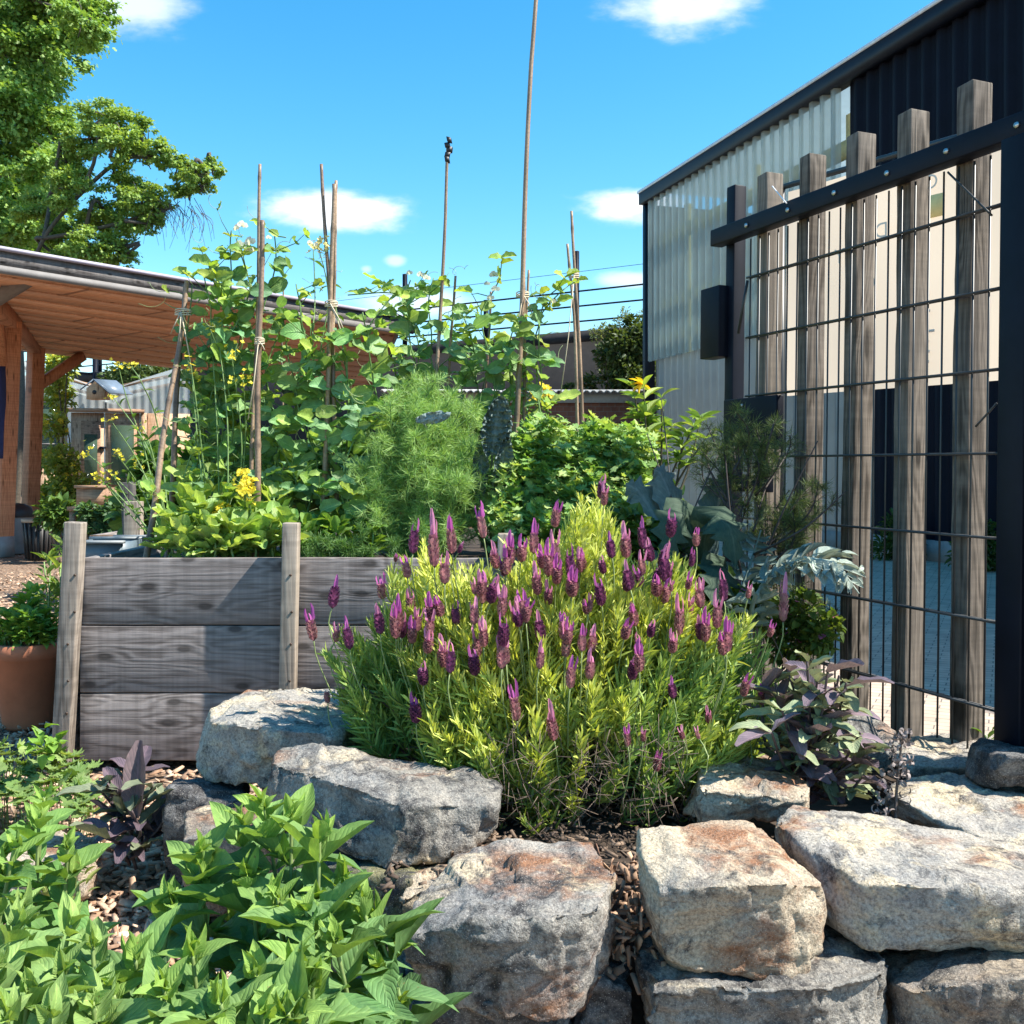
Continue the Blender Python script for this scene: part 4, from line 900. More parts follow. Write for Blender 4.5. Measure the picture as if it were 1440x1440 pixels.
def bed_soil():
    pb = PB(); nx, ny = 46, 30; V = []
    for j in range(ny):
        for i in range(nx):
            x = -.62 + 2.0 * i / (nx - 1); yf = float(np.interp(x, [-.62, -.35, -.1, .1, 1.4], [2.62, 2.25, 2.0, 1.8, 1.75])); y = yf + (2.95 - yf) * j / (ny - 1)
            e = min(i, nx - 1 - i, j, ny - 1 - j) / 4; z = .235 - .05 * float(np.interp(x, [.45, .62], [0, 1])) - .02 * j / ny + .02 * noise.noise(Vector((x * 6, y * 6, 0)))
            if j < 3: z -= .07 * (3 - j)
            V.append((x, y, z if e > 0 else -.02))
    pb.add(V, [np.array([[j * nx + i, j * nx + i + 1, (j + 1) * nx + i + 1, (j + 1) * nx + i] for j in range(ny - 1) for i in range(nx - 1)])])
    tag(pb.build('garden_soil', M_SOIL, smooth=True), kind='structure')
bed_soil()
def chips():
    pb = PB(); tpl = dict(v=np.array([(-.5, 0, 0), (.5, 0, .02), (.4, 1, .1), (-.35, 1, .06), (-.5, 0, -.14), (.5, 0, -.12), (.4, 1, -.05), (-.35, 1, -.08)]),
                          f=[np.array([[0, 1, 2, 3], [0, 4, 5, 1], [1, 5, 6, 2], [2, 6, 7, 3], [3, 7, 4, 0]])], u=np.zeros((8, 2)))
    n = 9000; u = rng.random(n); y = 1.9 + 8 * u ** 1.7; px = uni(-60, 430, n); x = (px - 720) / 1440 * y
    keep = ~((y > 3.38) & (y < 5.2) & (x > -1.5)); x, y = x[keep], y[keep]; n = len(x)
    p = np.stack([x, y, uni(.0, .022, n)], 1); D = rdir(n) * [1, 1, .25]; U = rdir(n) * .6 + UP
    pb.inst(tpl, p, D, U, uni(.014, .045, n), uni(.008, .02, n), cols(n, (.30, .17, .10), (.66, .47, .33), .25))
    n = 500; p = np.stack([uni(.08, .32, n), uni(1.62, 1.95, n), uni(.17, .28, n)], 1)                     # bark in the gap between the stones
    pb.inst(tpl, p, rdir(n), rdir(n) + UP, uni(.012, .035, n), uni(.006, .016, n), cols(n, (.16, .09, .06), (.5, .32, .2), .3))
    n = 900; x = uni(-.25, .45, n); y = uni(1.85, 2.4, n); p = np.stack([x, y, uni(.235, .26, n)], 1)          # dry litter under the bush
    pb.inst(tpl, p, rdir(n) * [1, 1, .3], rdir(n) * .7 + UP, uni(.008, .03, n), uni(.003, .009, n), cols(n, (.06, .04, .03), (.22, .15, .10), .4))
    tag(pb.build('wood_chips', M_CHIP), kind='stuff')
chips()

# ------------------------------------------------------------------ vegetation helpers
def stalk(pb, pts, r0, r1, col, n=5, k=8):
    """a smooth tapering stem through a few points"""
    pts = np.asarray(pts, float)
    if len(pts) > 2:
        t = np.linspace(0, len(pts) - 1, k); i = np.clip(t.astype(int), 0, len(pts) - 2); f = (t - i)[:, None]
        p0 = pts[np.maximum(i - 1, 0)]; p1 = pts[i]; p2 = pts[i + 1]; p3 = pts[np.minimum(i + 2, len(pts) - 1)]
        q = .5 * (2 * p1 + (p2 - p0) * f + (2 * p0 - 5 * p1 + 4 * p2 - p3) * f ** 2 + (3 * p1 - p0 - 3 * p2 + p3) * f ** 3)
    else: q = pts
    pb.tube(q, np.linspace(r0, r1, len(q)), n, col); return q
def plant(name, base, label, cat, group=None): return empty(name, base, label, cat, group)
def inpoly(x, y, poly):
    poly = np.asarray(poly, float); c = np.zeros(len(x), bool); j = len(poly) - 1
    for i in range(len(poly)):
        xi, yi = poly[i]; xj, yj = poly[j]
        with np.errstate(divide='ignore', invalid='ignore'):
            c ^= ((yi > y) != (yj > y)) & (x < (xj - xi) * (y - yi) / (yj - yi) + xi)
        j = i
    return c
def sample_poly(poly, n):
    poly = np.asarray(poly, float); lo, hi = poly.min(0), poly.max(0); X = np.zeros(0); Y = np.zeros(0)
    while len(X) < n:
        x = uni(lo[0], hi[0], n * 2); y = uni(lo[1], hi[1], n * 2); k = inpoly(x, y, poly); X = np.concatenate([X, x[k]]); Y = np.concatenate([Y, y[k]])
    return X[:n], Y[:n]
def PV(x, y, d): return np.stack([(x - 720) / 1440 * d, d, CZ - (y - HZ) / 1440 * d], 1)
def petals(pb, pts, size, col, k=4, jit=.2):
    """small open flowers: k flat petals each"""
    n = len(pts); Nn = rdir(n) * .7 + np.array([0, -.5, .6]); Nn = unit(Nn); a = unit(np.cross(Nn, rdir(n))); b = np.cross(Nn, a)
    for i in range(k):
        t = 2 * math.pi * i / k; D = a * math.cos(t) + b * math.sin(t) + Nn * .25
        pb.inst(T_LOWR, pts, D, Nn, uni(size * .8, size * 1.2, n), size * .85, cols(n, col, tuple(x * 1.0 for x in col), jit))
T_LOWR = dict(v=np.array([(-.1, 0, 0), (.1, 0, 0), (.5, .55, .1), (.3, 1, .05), (-.3, 1, .05), (-.5, .55, .1)]), f=[np.array([[0, 1, 2, 5], [5, 2, 3, 4]])], u=np.tile([.5, .5], (6, 1)))

# ------------------------------------------------------------------ trees at upper left
def tree(label, base, limbs, clumps, nleaf, size, ca, cb, spread=.55, name='leafy_tree', trunk_r=.3, tpl=T_MAP):
    r = plant(name, base, label, 'tree', None)
    tr = PB(); top = limbs[0][-1]
    stalk(tr, [base, (base + limbs[0][0]) / 2 + [.1, 0, 0], limbs[0][0]], trunk_r, trunk_r * .7, (.10, .085, .065), 10, 10)
    cl = np.array([c[:3] for c in clumps]); cr = np.array([c[3] for c in clumps])
    for l in limbs: stalk(tr, l, trunk_r * .5, .03, (.10, .085, .065), 7, 14)
    LP = np.concatenate([np.asarray(l) for l in limbs])
    sub = []
    for c, rr in zip(cl, cr):
        j = np.argmin(np.linalg.norm(LP - c, axis=1)); m = (LP[j] + c) / 2 + rng.normal(0, .15, 3)
        stalk(tr, [LP[j], m, c], .045, .02, (.09, .075, .06), 5, 8)
        for _ in range(7):
            e = c + rdir(1)[0] * rr * uni(.6, 1.0); stalk(tr, [c, (c + e) / 2 + rng.normal(0, .08, 3), e], .016, .004, (.09, .075, .06), 4, 6); sub.append((c, e))
    tr.build('trunk', M_BARK, r, smooth=True)
    fo = PB(); w = cr ** 2.3; w = w / w.sum(); k = rng.choice(len(cl), nleaf, p=w)
    q = rdir(nleaf) * (rng.random((nleaf, 1)) ** .45)
    # twig level gathering makes the crown clumpy
    tw = [rdir(26) * (.45 + .85 * rng.random((26, 1))) for _ in cl]
    j = rng.integers(0, 22, nleaf); q = np.array([tw[a][b] for a, b in zip(k, j)]) + rng.normal(0, 1., (nleaf, 3)) * np.array([.2, .2, .11])
    p = cl[k] + q * cr[k][:, None] * np.array([1, 1, .85])
    D = unit(q * .6 + rdir(nleaf) * .8 + np.array([0, 0, -.45])); U = unit(rdir(nleaf) * .6 + UP * .5 + SUNV * .6)
    s = uni(size * .7, size * 1.25, nleaf); scatter(fo, tpl, p, D, U, s, s * 1.0, cols(nleaf, ca, cb, .2))
    fo.build('crown', M_LEAFP, r)
    return r
def big_tree():
    d = 21.; q = lambda x, y, o=0.: P(x, y, d + o)
    base = q(-75, 662, 1) * [1, 1, 0]
    limbs = [[q(-70, 420, 1), q(-40, 260), q(-10, 120), q(20, 0), q(40, -100)], [q(-70, 420, 1), q(-90, 200, 1), q(-110, 0, 1)], [q(-60, 340), q(20, 230, 1.5), q(60, 120, 1.5), q(100, 20, 1.5)]]
    cl = []
    for x, y, rr, o in ((10, 330, 62, 0), (60, 320, 40, -1), (15, 250, 60, 1), (60, 240, 40, -1), (20, 160, 62, 0), (65, 150, 40, 1), (10, 80, 60, 0), (60, 80, 48, 0), (100, 60, 34, 1), (30, 10, 60, 0), (90, 5, 48, 0), (130, 20, 26, 0), (115, 30, 30, -1), (70, -60, 60, 1), (-40, -30, 80, 0), (-60, 100, 80, 1),
                        (-60, 220, 80, 0), (-50, 330, 70, 0), (20, 395, 50, 1), (-20, -120, 80, 0), (75, 195, 26, 0), (135, -10, 25, 0)):
        c = q(x, y, o * 1.2); cl.append((*c, rr / 1440 * d))
    tree('big leafy tree with dense bright crown filling the upper left corner', base, limbs, cl, 110000, .09, (.14, .27, .055), (.29, .44, .12), trunk_r=.14)
big_tree()
def side_tree():
    d = 17.5; q = lambda x, y, o=0.: P(x, y, d + o)
    base = q(20, 662, .8) * [1, 1, 0]
    limbs = [[q(25, 420, .6), q(62, 335), q(100, 285), q(130, 235), q(142, 170)], [q(62, 335), q(120, 325), q(180, 310), q(240, 290)], [q(100, 285), q(170, 225, .3), q(230, 225, .2), q(290, 240, .1)],
             [q(62, 335), q(75, 260, .5), q(85, 200, .5)], [q(40, 380), q(120, 360), q(170, 350)]]
    cl = []
    for x, y, rr, o in ((150, 165, 28, 0), (125, 195, 26, .4), (165, 200, 24, -.3), (198, 180, 15, 0), (195, 210, 20, .3), (225, 215, 18, 0), (250, 232, 18, 0), (275, 245, 17, -.2), (297, 235, 13, 0), (262, 262, 18, .2), (285, 262, 12, 0), (170, 265, 26, .2), (200, 275, 24, -.2),
                        (225, 290, 18, 0), (150, 300, 28, .3), (190, 310, 24, 0), (120, 345, 26, -.2), (160, 345, 22, 0), (140, 365, 20, .3), (95, 230, 28, .5), (95, 270, 26, -.3), (90, 330, 28, .4), (60, 290, 30, .5), (110, 250, 20, .4), (85, 365, 26, .3), (215, 315, 12, 0), (175, 360, 14, 0)):
        c = q(x, y, o * 1.3); cl.append((*c, rr / 1440 * d))
    r = tree('lighter airy tree with visible bent limbs, right of the big leafy tree', base, limbs, cl, 48000, .052, (.17, .29, .055), (.33, .46, .12), trunk_r=.075)
    pb = PB()                                            # bare hanging twigs at the right edge of the crown
    for _ in range(46):
        a = q(uni(205, 285), uni(275, 300), uni(-.3, .3)); e = a + np.array([uni(-.25, .35), uni(-.1, .1), -uni(.25, .75)])
        stalk(pb, [a, (a + e) / 2 + [uni(-.05, .12), 0, .04], e], .007, .003, (.10, .08, .07), 3, 6)
    pb.build('twigs', M_BARK, r)
side_tree()
def shrub(name, label, cat, base, clumps, nleaf, size, tpl, ca, cb, mat=None, group=None, wid=.6, stem=(.10, .08, .05), upd=.3, sr=.008, fl=None, par=None):
    """leafy shrub: clumps (x, y, z, r) of leaves fed by stems from the base"""
    base = np.asarray(base, float); r = par or plant(name, base, label, cat, group); pb = PB()
    cl = np.array([c[:3] for c in clumps]); cr = np.array([c[3] for c in clumps])
    for c in cl: stalk(pb, [base + rng.normal(0, .02, 3) * [1, 1, 0], (base + c) / 2 + rng.normal(0, .15, 3) * np.linalg.norm(c - base) * .3, c], sr, sr * .4, stem, 5, 7)
    pb.build('stems', M_STEM, r)
    fo = PB(); w = cr ** 2.2; w /= w.sum(); k = rng.choice(len(cl), nleaf, p=w)
    q = rdir(nleaf) * rng.random((nleaf, 1)) ** .42; p = cl[k] + q * cr[k][:, None]
    D = unit(q + rdir(nleaf) * .8 + UP * upd); U = unit(rdir(nleaf) * .6 + UP * .5 + SUNV * .5)
    s = uni(size * .65, size * 1.25, nleaf); scatter(fo, tpl, p, D, U, s, s * wid, cols(nleaf, ca, cb, .2)); fo.build('foliage', mat or M_LEAFP, r)
    if fl:
        n, sz, c, ymin = fl; 
        for c0, r0 in zip(cl, cr):
            m = max(2, n // len(cl)); pb = PB(); q = unit(rdir(m) + [0, -.5, .6]) * uni(.8, 1.05, (m, 1)); petals(pb, c0 + q * r0, sz, c); pb.build('flower_cluster', M_PETAL, r)
    return r
def cl_px(lst, d, dj=.3):
    out = []
    for x, y, rr in lst:
        dd = d + uni(-dj, dj); c = P(x, y, dd); out.append((*c, rr / 1440 * dd))
    return out
# far greenery
shrub('distant_tree', 'small rounded tree seen through the shelter, above the greenhouse roof valley', 'tree', P(200, HZ, 24) * [1, 1, 0], cl_px([(160, 540, 22), (185, 520, 24), (215, 530, 24), (240, 545, 20), (180, 550, 24), (210, 560, 25)], 24, .6), 2600, .13, T_LOW, (.06, .10, .03), (.10, .15, .05), sr=.06)
shrub('climbing_shrub', 'bright climbing shrub with yellow flowers between the two orange shelter posts', 'shrub', P(75, 790, 15.5) * [1, 1, 0], cl_px([(80, 520, 22), (84, 560, 20), (78, 600, 18), (95, 510, 16), (85, 650, 24), (100, 690, 28), (78, 700, 26), (60, 650, 14), (110, 720, 20)], 15.8, .4), 3200, .10, T_LOW, (.2, .3, .06), (.42, .47, .12), fl=(150, .04, (.8, .7, .06), 0), sr=.02)
shrub('low_shrub', 'dark green low shrub growing between the black ribbed tub and the greenhouse', 'shrub', P(85, 780, 11.2) * [1, 1, 0], cl_px([(72, 728, 16), (92, 735, 16), (85, 715, 14), (62, 715, 10)], 11.2, .2), 420, .10, T_LOW, (.06, .13, .03), (.11, .2, .04), sr=.012)
shrub('potted_greens', 'dark leafy greens trailing below the small orange brown crate', 'plant', P(145, 760, 8.0) * [1, 1, 0], cl_px([(122, 722, 12), (142, 726, 13), (160, 722, 12), (158, 704, 8), (130, 742, 13), (152, 745, 13)], 7.9, .06), 620, .06, T_LOW, (.05, .11, .04), (.10, .19, .07), sr=.008)
shrub('ivy_shrub', 'dark ivy and bramble mass hanging over the viaduct wall beside the navy shed corner', 'shrub', P(880, HZ, 24.5) * [1, 1, 0], cl_px([(900, 480, 24), (875, 490, 24), (850, 500, 16), (905, 510, 26), (880, 525, 24), (855, 530, 14), (830, 540, 12), (900, 545, 26), (875, 555, 18), (915, 460, 14), (890, 455, 12), (860, 470, 10), (800, 548, 8)], 25.0, .4), 5200, .13, T_LOW, (.03, .055, .018), (.09, .13, .035), sr=.03)
shrub('wispy_weed', 'thin pale weed sticking up from the top of the viaduct wall near the shed', 'plant', P(870, HZ, 27.5) * [1, 1, 0], cl_px([(840, 470, 12), (872, 455, 12), (880, 440, 8), (905, 448, 12), (850, 462, 8), (895, 465, 10)], 27.3, .2), 900, .08, T_LOW, (.13, .17, .06), (.22, .26, .10), sr=.015, wid=.35)
shrub('wall_weed', 'low scrub of weeds along the viaduct wall top behind the pea canes', 'plant', P(680, HZ, 30.) * [1, 1, 0], cl_px([(640, 492, 8), (665, 488, 9), (690, 486, 10), (715, 484, 8), (740, 482, 7)], 30., .2), 700, .1, T_LOW, (.09, .13, .05), (.17, .2, .09), sr=.015, wid=.4)
for px, r0, lab in ((1262, 26, 'weedy green tuft at the foot of the navy shed, left of the third gate gap'), (1375, 30, 'larger green weed clump at the foot of the navy shed near the hinge stile')):
    dd = 7.9 / (.301 + (px - 720) / 1440) - .45; shrub('wall_foot_weed', lab, 'plant', P(px, HZ, dd) * [1, 1, 0], [(*(P(px + o, HZ, dd) * [1, 1, 0] + UP * z), .16) for o, z in ((-14, .15), (10, .2), (0, .38), (16, .1))], 500, .11, T_LA, (.04, .08, .02), (.08, .13, .03), wid=.3, sr=.006)
# behind the bed: dark kale and other vegetables that close the view low down
shrub('leafy_vegetable', 'mass of broad dark green vegetable leaves behind the left pea canes', 'vegetable', P(230, HZ, 5.9) * [1, 1, 0], cl_px([(205, 720, 34), (235, 690, 34), (220, 660, 26), (262, 700, 36), (285, 660, 34), (250, 740, 30), (300, 720, 36), (205, 690, 20)], 6.0, .3), 1500, .10, T_RO, (.06, .14, .035), (.13, .25, .06), M_LEAF)
shrub('leafy_vegetable', 'mass of broad dark green vegetable leaves behind the middle pea canes', 'vegetable', P(430, HZ, 5.7) * [1, 1, 0], cl_px([(340, 700, 40), (385, 680, 38), (420, 700, 42), (450, 660, 36), (480, 700, 42), (500, 650, 34), (350, 650, 30), (530, 680, 40)], 5.8, .3), 1900, .10, T_RO, (.06, .14, .04), (.13, .25, .07), M_LEAF)
shrub('leafy_vegetable', 'broad leaved greenery behind the kale and the right pea canes', 'vegetable', P(700, HZ, 5.8) * [1, 1, 0], cl_px([(600, 590, 26), (640, 620, 36), (690, 640, 36), (740, 670, 36), (790, 690, 36), (840, 700, 36), (880, 700, 36), (920, 710, 36), (660, 690, 46), (760, 710, 46)], 5.9, .3), 2600, .10, T_OV, (.05, .11, .03), (.10, .19, .05), M_LEAF, wid=.5)

# ------------------------------------------------------------------ bamboo canes
def cane(pts, r, label, dark=.5, knot=False):
    """bamboo cane through pixel points (x, y, distance), bottom last"""
    W = np.array([P(*p) for p in pts])[::-1]; n = 60; t = np.linspace(0, 1, n)
    seg = np.concatenate([[0], np.cumsum(np.linalg.norm(np.diff(W, axis=0), axis=1))]); q = np.stack([np.interp(t, seg / seg[-1], W[:, i]) for i in range(3)], 1)
    q[:, 0] += .004 * np.sin(t * 9 + r * 999); L_ = seg[-1]; ph = (t * L_ / .17) % 1; rad = r * (1 - .3 * t) * (1 + .22 * np.exp(-((ph - .5) / .05) ** 2))
    dark = min(1, dark + .15); c = np.array((.46, .33, .21)) * (1 - dark) + np.array((.14, .085, .06)) * dark
    pb = PB(); pb.tube(q, rad, 8); band = np.repeat(np.exp(-((ph - .5) / .06) ** 2), 8)[:, None]
    blot = np.repeat([noise.noise(Vector((x * 6, r * 900, 1))) for x in t * L_], 8)[:, None]
    pb.c[0][:] = c * (1 - .5 * band) * (1 + .55 * blot); b = q[0]
    o = tag(pb.build('bamboo_cane', M_CANE, loc=b, smooth=True), label, 'cane', 'bamboo canes in the raised bed')
    return o
M_CANE = attr_mat('bamboo', .5, .2, 120)
ZB = 790
cane([(367, 231, 3.86), (361, 440, 3.84), (352, 760, 3.8), (351, ZB, 3.8)], .0085, 'slim pale cane of the left pair, the taller one with its top against plain sky', .45)
cane([(368, 310, 3.78), (365, 480, 3.76), (359, ZB, 3.72)], .0125, 'stout brown cane tied with a twine knot, front of the left pair', .6)
cane([(453, 231, 3.98), (464, 430, 3.95), (471, 600, 3.9), (478, ZB, 3.9)], .009, 'leaning brown cane at the left of the three cane bundle', .6)
cane([(469, 259, 3.92), (466, 430, 3.92), (458, 600, 3.9), (452, ZB, 3.85)], .011, 'middle cane of the three cane bundle, pale tan', .3)
cane([(474, 254, 3.96), (468, 430, 3.95), (460, 700, 3.92), (455, ZB, 3.92)], .008, 'slender light cane at the right of the three cane bundle', .2)
cane([(631, 203, 4.15), (627, 300, 4.15), (619, 420, 4.15), (612, 560, 4.1), (606, ZB, 4.1)], .0085, 'cane with a dark knotted tip, standing alone against blue sky', .45)
cane([(641, 388, 4.2), (632, 480, 4.2), (622, ZB, 4.2)], .007, 'short cane beside the one with the dark knotted tip', .4)
cane([(757, -70, 4.15), (747, 90, 4.15), (734, 420, 4.12), (724, 620, 4.1), (716, ZB, 4.1)], .0115, 'tallest cane, running out of the top of the picture', .4)
cane([(738, 310, 4.2), (736, 470, 4.2), (738, 620, 4.15), (740, ZB, 4.1)], .0085, 'shorter rusty cane tied close behind the tallest cane', .45)
cane([(744, 380, 4.24), (734, 500, 4.2), (726, 640, 4.15), (722, ZB, 4.1)], .007, 'thin cane crossing behind the tallest cane low down', .4)
cane([(805, 297, 4.45), (811, 440, 4.42), (820, 595, 4.4), (828, ZB, 4.4)], .0085, 'right hand cane pair, the taller and darker cane', .4)
cane([(799, 343, 4.4), (806, 440, 4.4), (813, 595, 4.38), (818, ZB, 4.38)], .0078, 'right hand cane pair, the shorter paler cane', .25)
cane([(262, 395, 3.85), (250, 500, 3.8), (226, 640, 3.7), (205, ZB, 3.6)], .0125, 'leaning brown cane at the left leg of the dark tepee', .55)
cane([(259, 400, 3.9), (252, 520, 3.85), (243, 660, 3.8), (236, ZB, 3.75)], .012, 'steeper cane of the dark tepee, right of the leaning one', .7)
cane([(398, 385, 4.4), (398, ZB, 4.4)], .0045, 'thinnest stick, upright between the left pair and the three cane bundle', .35)
cane([(690, 410, 4.5), (684, 520, 4.5), (676, ZB, 4.5)], .0065, 'dark thin cane left of the tallest cane, ending among pea flowers', .8)
def cane_tip():
    pb = PB(); c = P(631, 209, 4.15)
    for i in range(5): pb.box(c + np.array([uni(-.006, .006), 0, -.045 + i * .02]), (uni(.016, .026), .018, .022), rdir(3) * .3 + np.eye(3))
    tag(pb.build('tape_knot', M_BLACK, loc=c), 'black tape knot wrapped round the tip of the lone cane', 'tape')
cane_tip()
def twine(px, py, d, r, label, tails=()):
    c = P(px, py, d); pb = PB()
    for k in range(4):
        th = np.linspace(0, 2 * math.pi, 14); pb.tube(np.stack([c[0] + r * np.cos(th), c[1] + r * np.sin(th), c[2] + (k - 1.5) * .005 + .004 * np.sin(th + k)], 1), .0024, 5)
    for x, y, dd in tails: e = P(x, y, dd); pb.tube([c + [0, -r, 0], (c + e) / 2 + [.005, -r, 0], e], .0022, 4)
    tag(pb.build('twine_tie', M_TWINE, loc=c), label, 'twine')
twine(365, 480, 3.74, .017, 'pale twine knot round the stout brown cane, with two hanging ends', [(349, 590, 3.72), (372, 492, 3.7)])
twine(258, 440, 3.84, .03, 'pale twine round the top of the dark tepee canes', [(270, 520, 3.8), (252, 480, 3.78), (240, 470, 3.8)])
twine(466, 428, 3.93, .024, 'twine wound round the three cane bundle', [(486, 470, 3.9), (484, 480, 3.9)])
twine(735, 415, 4.15, .026, 'twine wound round the tallest cane and its neighbours', [(724, 470, 4.1), (748, 440, 4.1)])
twine(807, 388, 4.41, .022, 'white twine tied round the right hand cane pair, one long tail slanting down', [(787, 565, 4.35)])

# ------------------------------------------------------------------ pea plants
def peas(label, vines, d, base, flowers=(), size=.075, nmin=.045, fname='pea_plant'):
    r = plant(fname, P(base[0], base[1], d), label, 'pea plant', 'pea plants climbing the bamboo canes'); st = PB(); lf = PB()
    LP, LD, LU, LS, LW, LC = [], [], [], [], [], []
    for v in vines:
        W = np.array([P(x, y, d + o) for x, y, o in v]); seg = np.concatenate([[0], np.cumsum(np.linalg.norm(np.diff(W, axis=0), axis=1))]); n = max(6, int(seg[-1] / .02)); t = np.linspace(0, seg[-1], n)
        q = np.stack([np.interp(t, seg, W[:, i]) for i in range(3)], 1); ph = uni(0, 6)
        q[:, 0] += .015 * np.sin(t * 13 + ph); q[:, 1] += .02 * np.cos(t * 11 + ph)
        st.tube(q, np.linspace(.0042, .0026, n), 5, (.12, .22, .06)); s = .03; young = seg[-1]
        while s < seg[-1]:
            c = np.array([np.interp(s, t, q[:, i]) for i in range(3)]); az = uni(0, 2 * math.pi); k = .62 + .38 * min(1, (young - s) / .25); fresh = np.array((.27, .42, .08)) if young - s < .16 or rng.random() < .2 else np.array((.18, .35, .13))
            for a in (az, az + math.pi + uni(-.5, .5)):
                if rng.random() < .3: continue
                D = np.array([math.cos(a), math.sin(a) * .8, uni(-.1, .7)]); LP.append(c); LD.append(D); LU.append(SUNV * .7 + rdir(1)[0] * .55 + np.array([0, -.5, 0])); z = size * 1.0 * uni(.6, 1.25) * k; LS.append(z); LW.append(z * uni(.62, .85)); LC.append(fresh * uni(.75, 1.3) * (1 + np.array([uni(-.1, .25), 0, uni(-.2, .4)])))
            a = az + uni(-.6, .6); D = unit(np.array([math.cos(a), math.sin(a) * .8, uni(.2, .9)])); L_ = uni(.05, .11) * k; e = c + D * L_; e2 = e + (D * .6 + [0, 0, uni(-.3, .3)]) * L_ * .8
            st.tube([c, e, e2], [.0022, .0018, .0012], 4, (.13, .24, .07))
            for b, sg in ((e, 1), (e, -1), (e2, 1), (e2, -1)):
                if rng.random() < .45: continue
                X = unit(np.cross(D, UP)) * sg; LP.append(b); LD.append(X + D * .5 + rdir(1)[0] * .25); LU.append(SUNV * .7 + rdir(1)[0] * .5 + np.array([0, -.5, 0])); z = size * 1.25 * uni(.55, .9) * k; LS.append(z); LW.append(z * uni(.5, .68)); LC.append(fresh * uni(.75, 1.3) * (1 + np.array([uni(-.1, .2), 0, uni(-.2, .4)])))
            if rng.random() < .35:                     # tendril
                th = np.linspace(0, uni(5, 12), 22); rr = .02 * np.linspace(.2, 1, 22)[::-1]; X = rdir(1)[0]; pts = e2 + np.outer(np.linspace(0, .09, 22), D + X * .4) + np.stack([rr * np.sin(th), rr * .4 * np.cos(th * .7), rr * np.cos(th)], 1)
                td = PB(); td.tube(pts, .0011, 3, (.26, .34, .14)); td.build('tendril', M_STEM, r)
            s += uni(nmin, nmin * 1.9)
    scatter(lf, T_RO, np.array(LP), np.array(LD), np.array(LU), np.array(LS), np.array(LW), np.array(LC))
    st.build('stems', M_STEM, r); lf.build('foliage', M_LEAF, r)
    for x, y, s in flowers:                            # white pea flowers: a broad standard and two folded wings
        pb = PB(); c = P(x, y, d + uni(-.1, .05) - .04); m = unit(np.array([uni(-.6, .6), -.8, .2])); w = unit(np.cross(m, UP))
        pb.inst(T_LOWR, [c, c, c], [UP + w * .3, UP * .4 + w, UP * .4 - w], [m, m, m], s * .95, s, (.74, .76, .60)); pb.inst(T_LOWR, [c, c], [UP * .2 + m, -UP * .5 + m], [w, -w], s * .7, s * .6, (.70, .74, .52)); pb.build('flower', M_PETAL, r)
    return r
peas('pea plant on the dark tepee canes at left, white flowers at its top', [[(262, ZB, 0), (285, 640, .1), (275, 520, 0), (262, 400, 0)], [(300, ZB, -.1), (308, 640, 0), (300, 500, .05), (318, 400, 0), (332, 325, 0)], [(325, ZB, 0), (320, 640, 0), (322, 500, 0), (345, 400, 0), (338, 335, .0)], [(285, ZB, .1), (300, 600, .1), (335, 480, 0), (300, 375, .05)], [(315, ZB, .15), (290, 580, 0), (305, 430, 0), (285, 385, 0)], [(270, ZB, -.15), (262, 700, -.1), (272, 620, -.1)], [(330, ZB, .1), (335, 650, .1), (318, 560, .1), (335, 440, .05)]], 3.85, (295, ZB),
     [(341, 318, .022), (338, 347, .026), (352, 342, .026), (350, 352, .02), (333, 322, .02)], .078)
peas('pea plant on the left pair of canes, reaching over the twine knot', [[(355, ZB, 0), (362, 640, -.05), (350, 540, 0), (372, 470, 0), (384, 330, 0), (405, 333, 0)], [(380, ZB, 0), (395, 640, 0), (415, 540, 0), (408, 470, 0), (395, 440, 0)], [(365, ZB, .1), (385, 620, .1), (380, 520, .1), (390, 450, .1)], [(400, ZB, -.1), (410, 680, -.1), (385, 590, 0), (360, 530, 0)], [(340, ZB, .1), (350, 640, .1), (345, 570, .1)]], 3.95, (372, ZB), [(378, 335, .012)], .075)
peas('pea plant on the three cane bundle, broadest and brightest of the row', [[(430, ZB, 0), (440, 650, 0), (420, 540, 0), (432, 455, 0)], [(460, ZB, 0), (475, 650, 0), (440, 520, 0), (428, 430, 0), (415, 400, 0)], [(480, ZB, -.1), (520, 650, -.1), (500, 560, 0), (485, 500, 0), (470, 470, 0)], [(500, ZB, 0), (540, 640, 0), (520, 540, 0), (525, 460, 0), (550, 415, 0)], [(470, ZB, .1), (490, 600, .1), (535, 520, .1), (515, 440, .05)], [(510, ZB, -.1), (480, 700, -.15), (500, 620, -.1), (545, 570, -.1)], [(440, ZB, -.15), (445, 700, -.15), (430, 660, -.1)]], 3.9, (470, ZB), [(444, 345, .014), (436, 342, .012)], .085)
peas('pea plant at the lone dark tipped cane, with a long shoot reaching left', [[(600, 720, 0), (575, 600, 0), (585, 480, 0), (575, 420, 0), (580, 395, 0)], [(620, 720, 0), (640, 600, 0), (600, 500, 0), (605, 430, 0), (615, 392, 0)], [(600, 700, 0), (590, 560, 0), (578, 440, 0), (568, 412, 0), (530, 410, 0), (492, 415, 0)], [(630, 720, .1), (650, 580, .1), (660, 480, .1), (648, 430, .1)], [(590, 720, .1), (565, 600, .1), (560, 500, .1)], [(610, 700, .1), (640, 560, .05), (675, 500, .05), (690, 440, .05)]], 4.2, (610, 760), [(592, 388, .02), (576, 385, .016), (600, 392, .018)], .08)
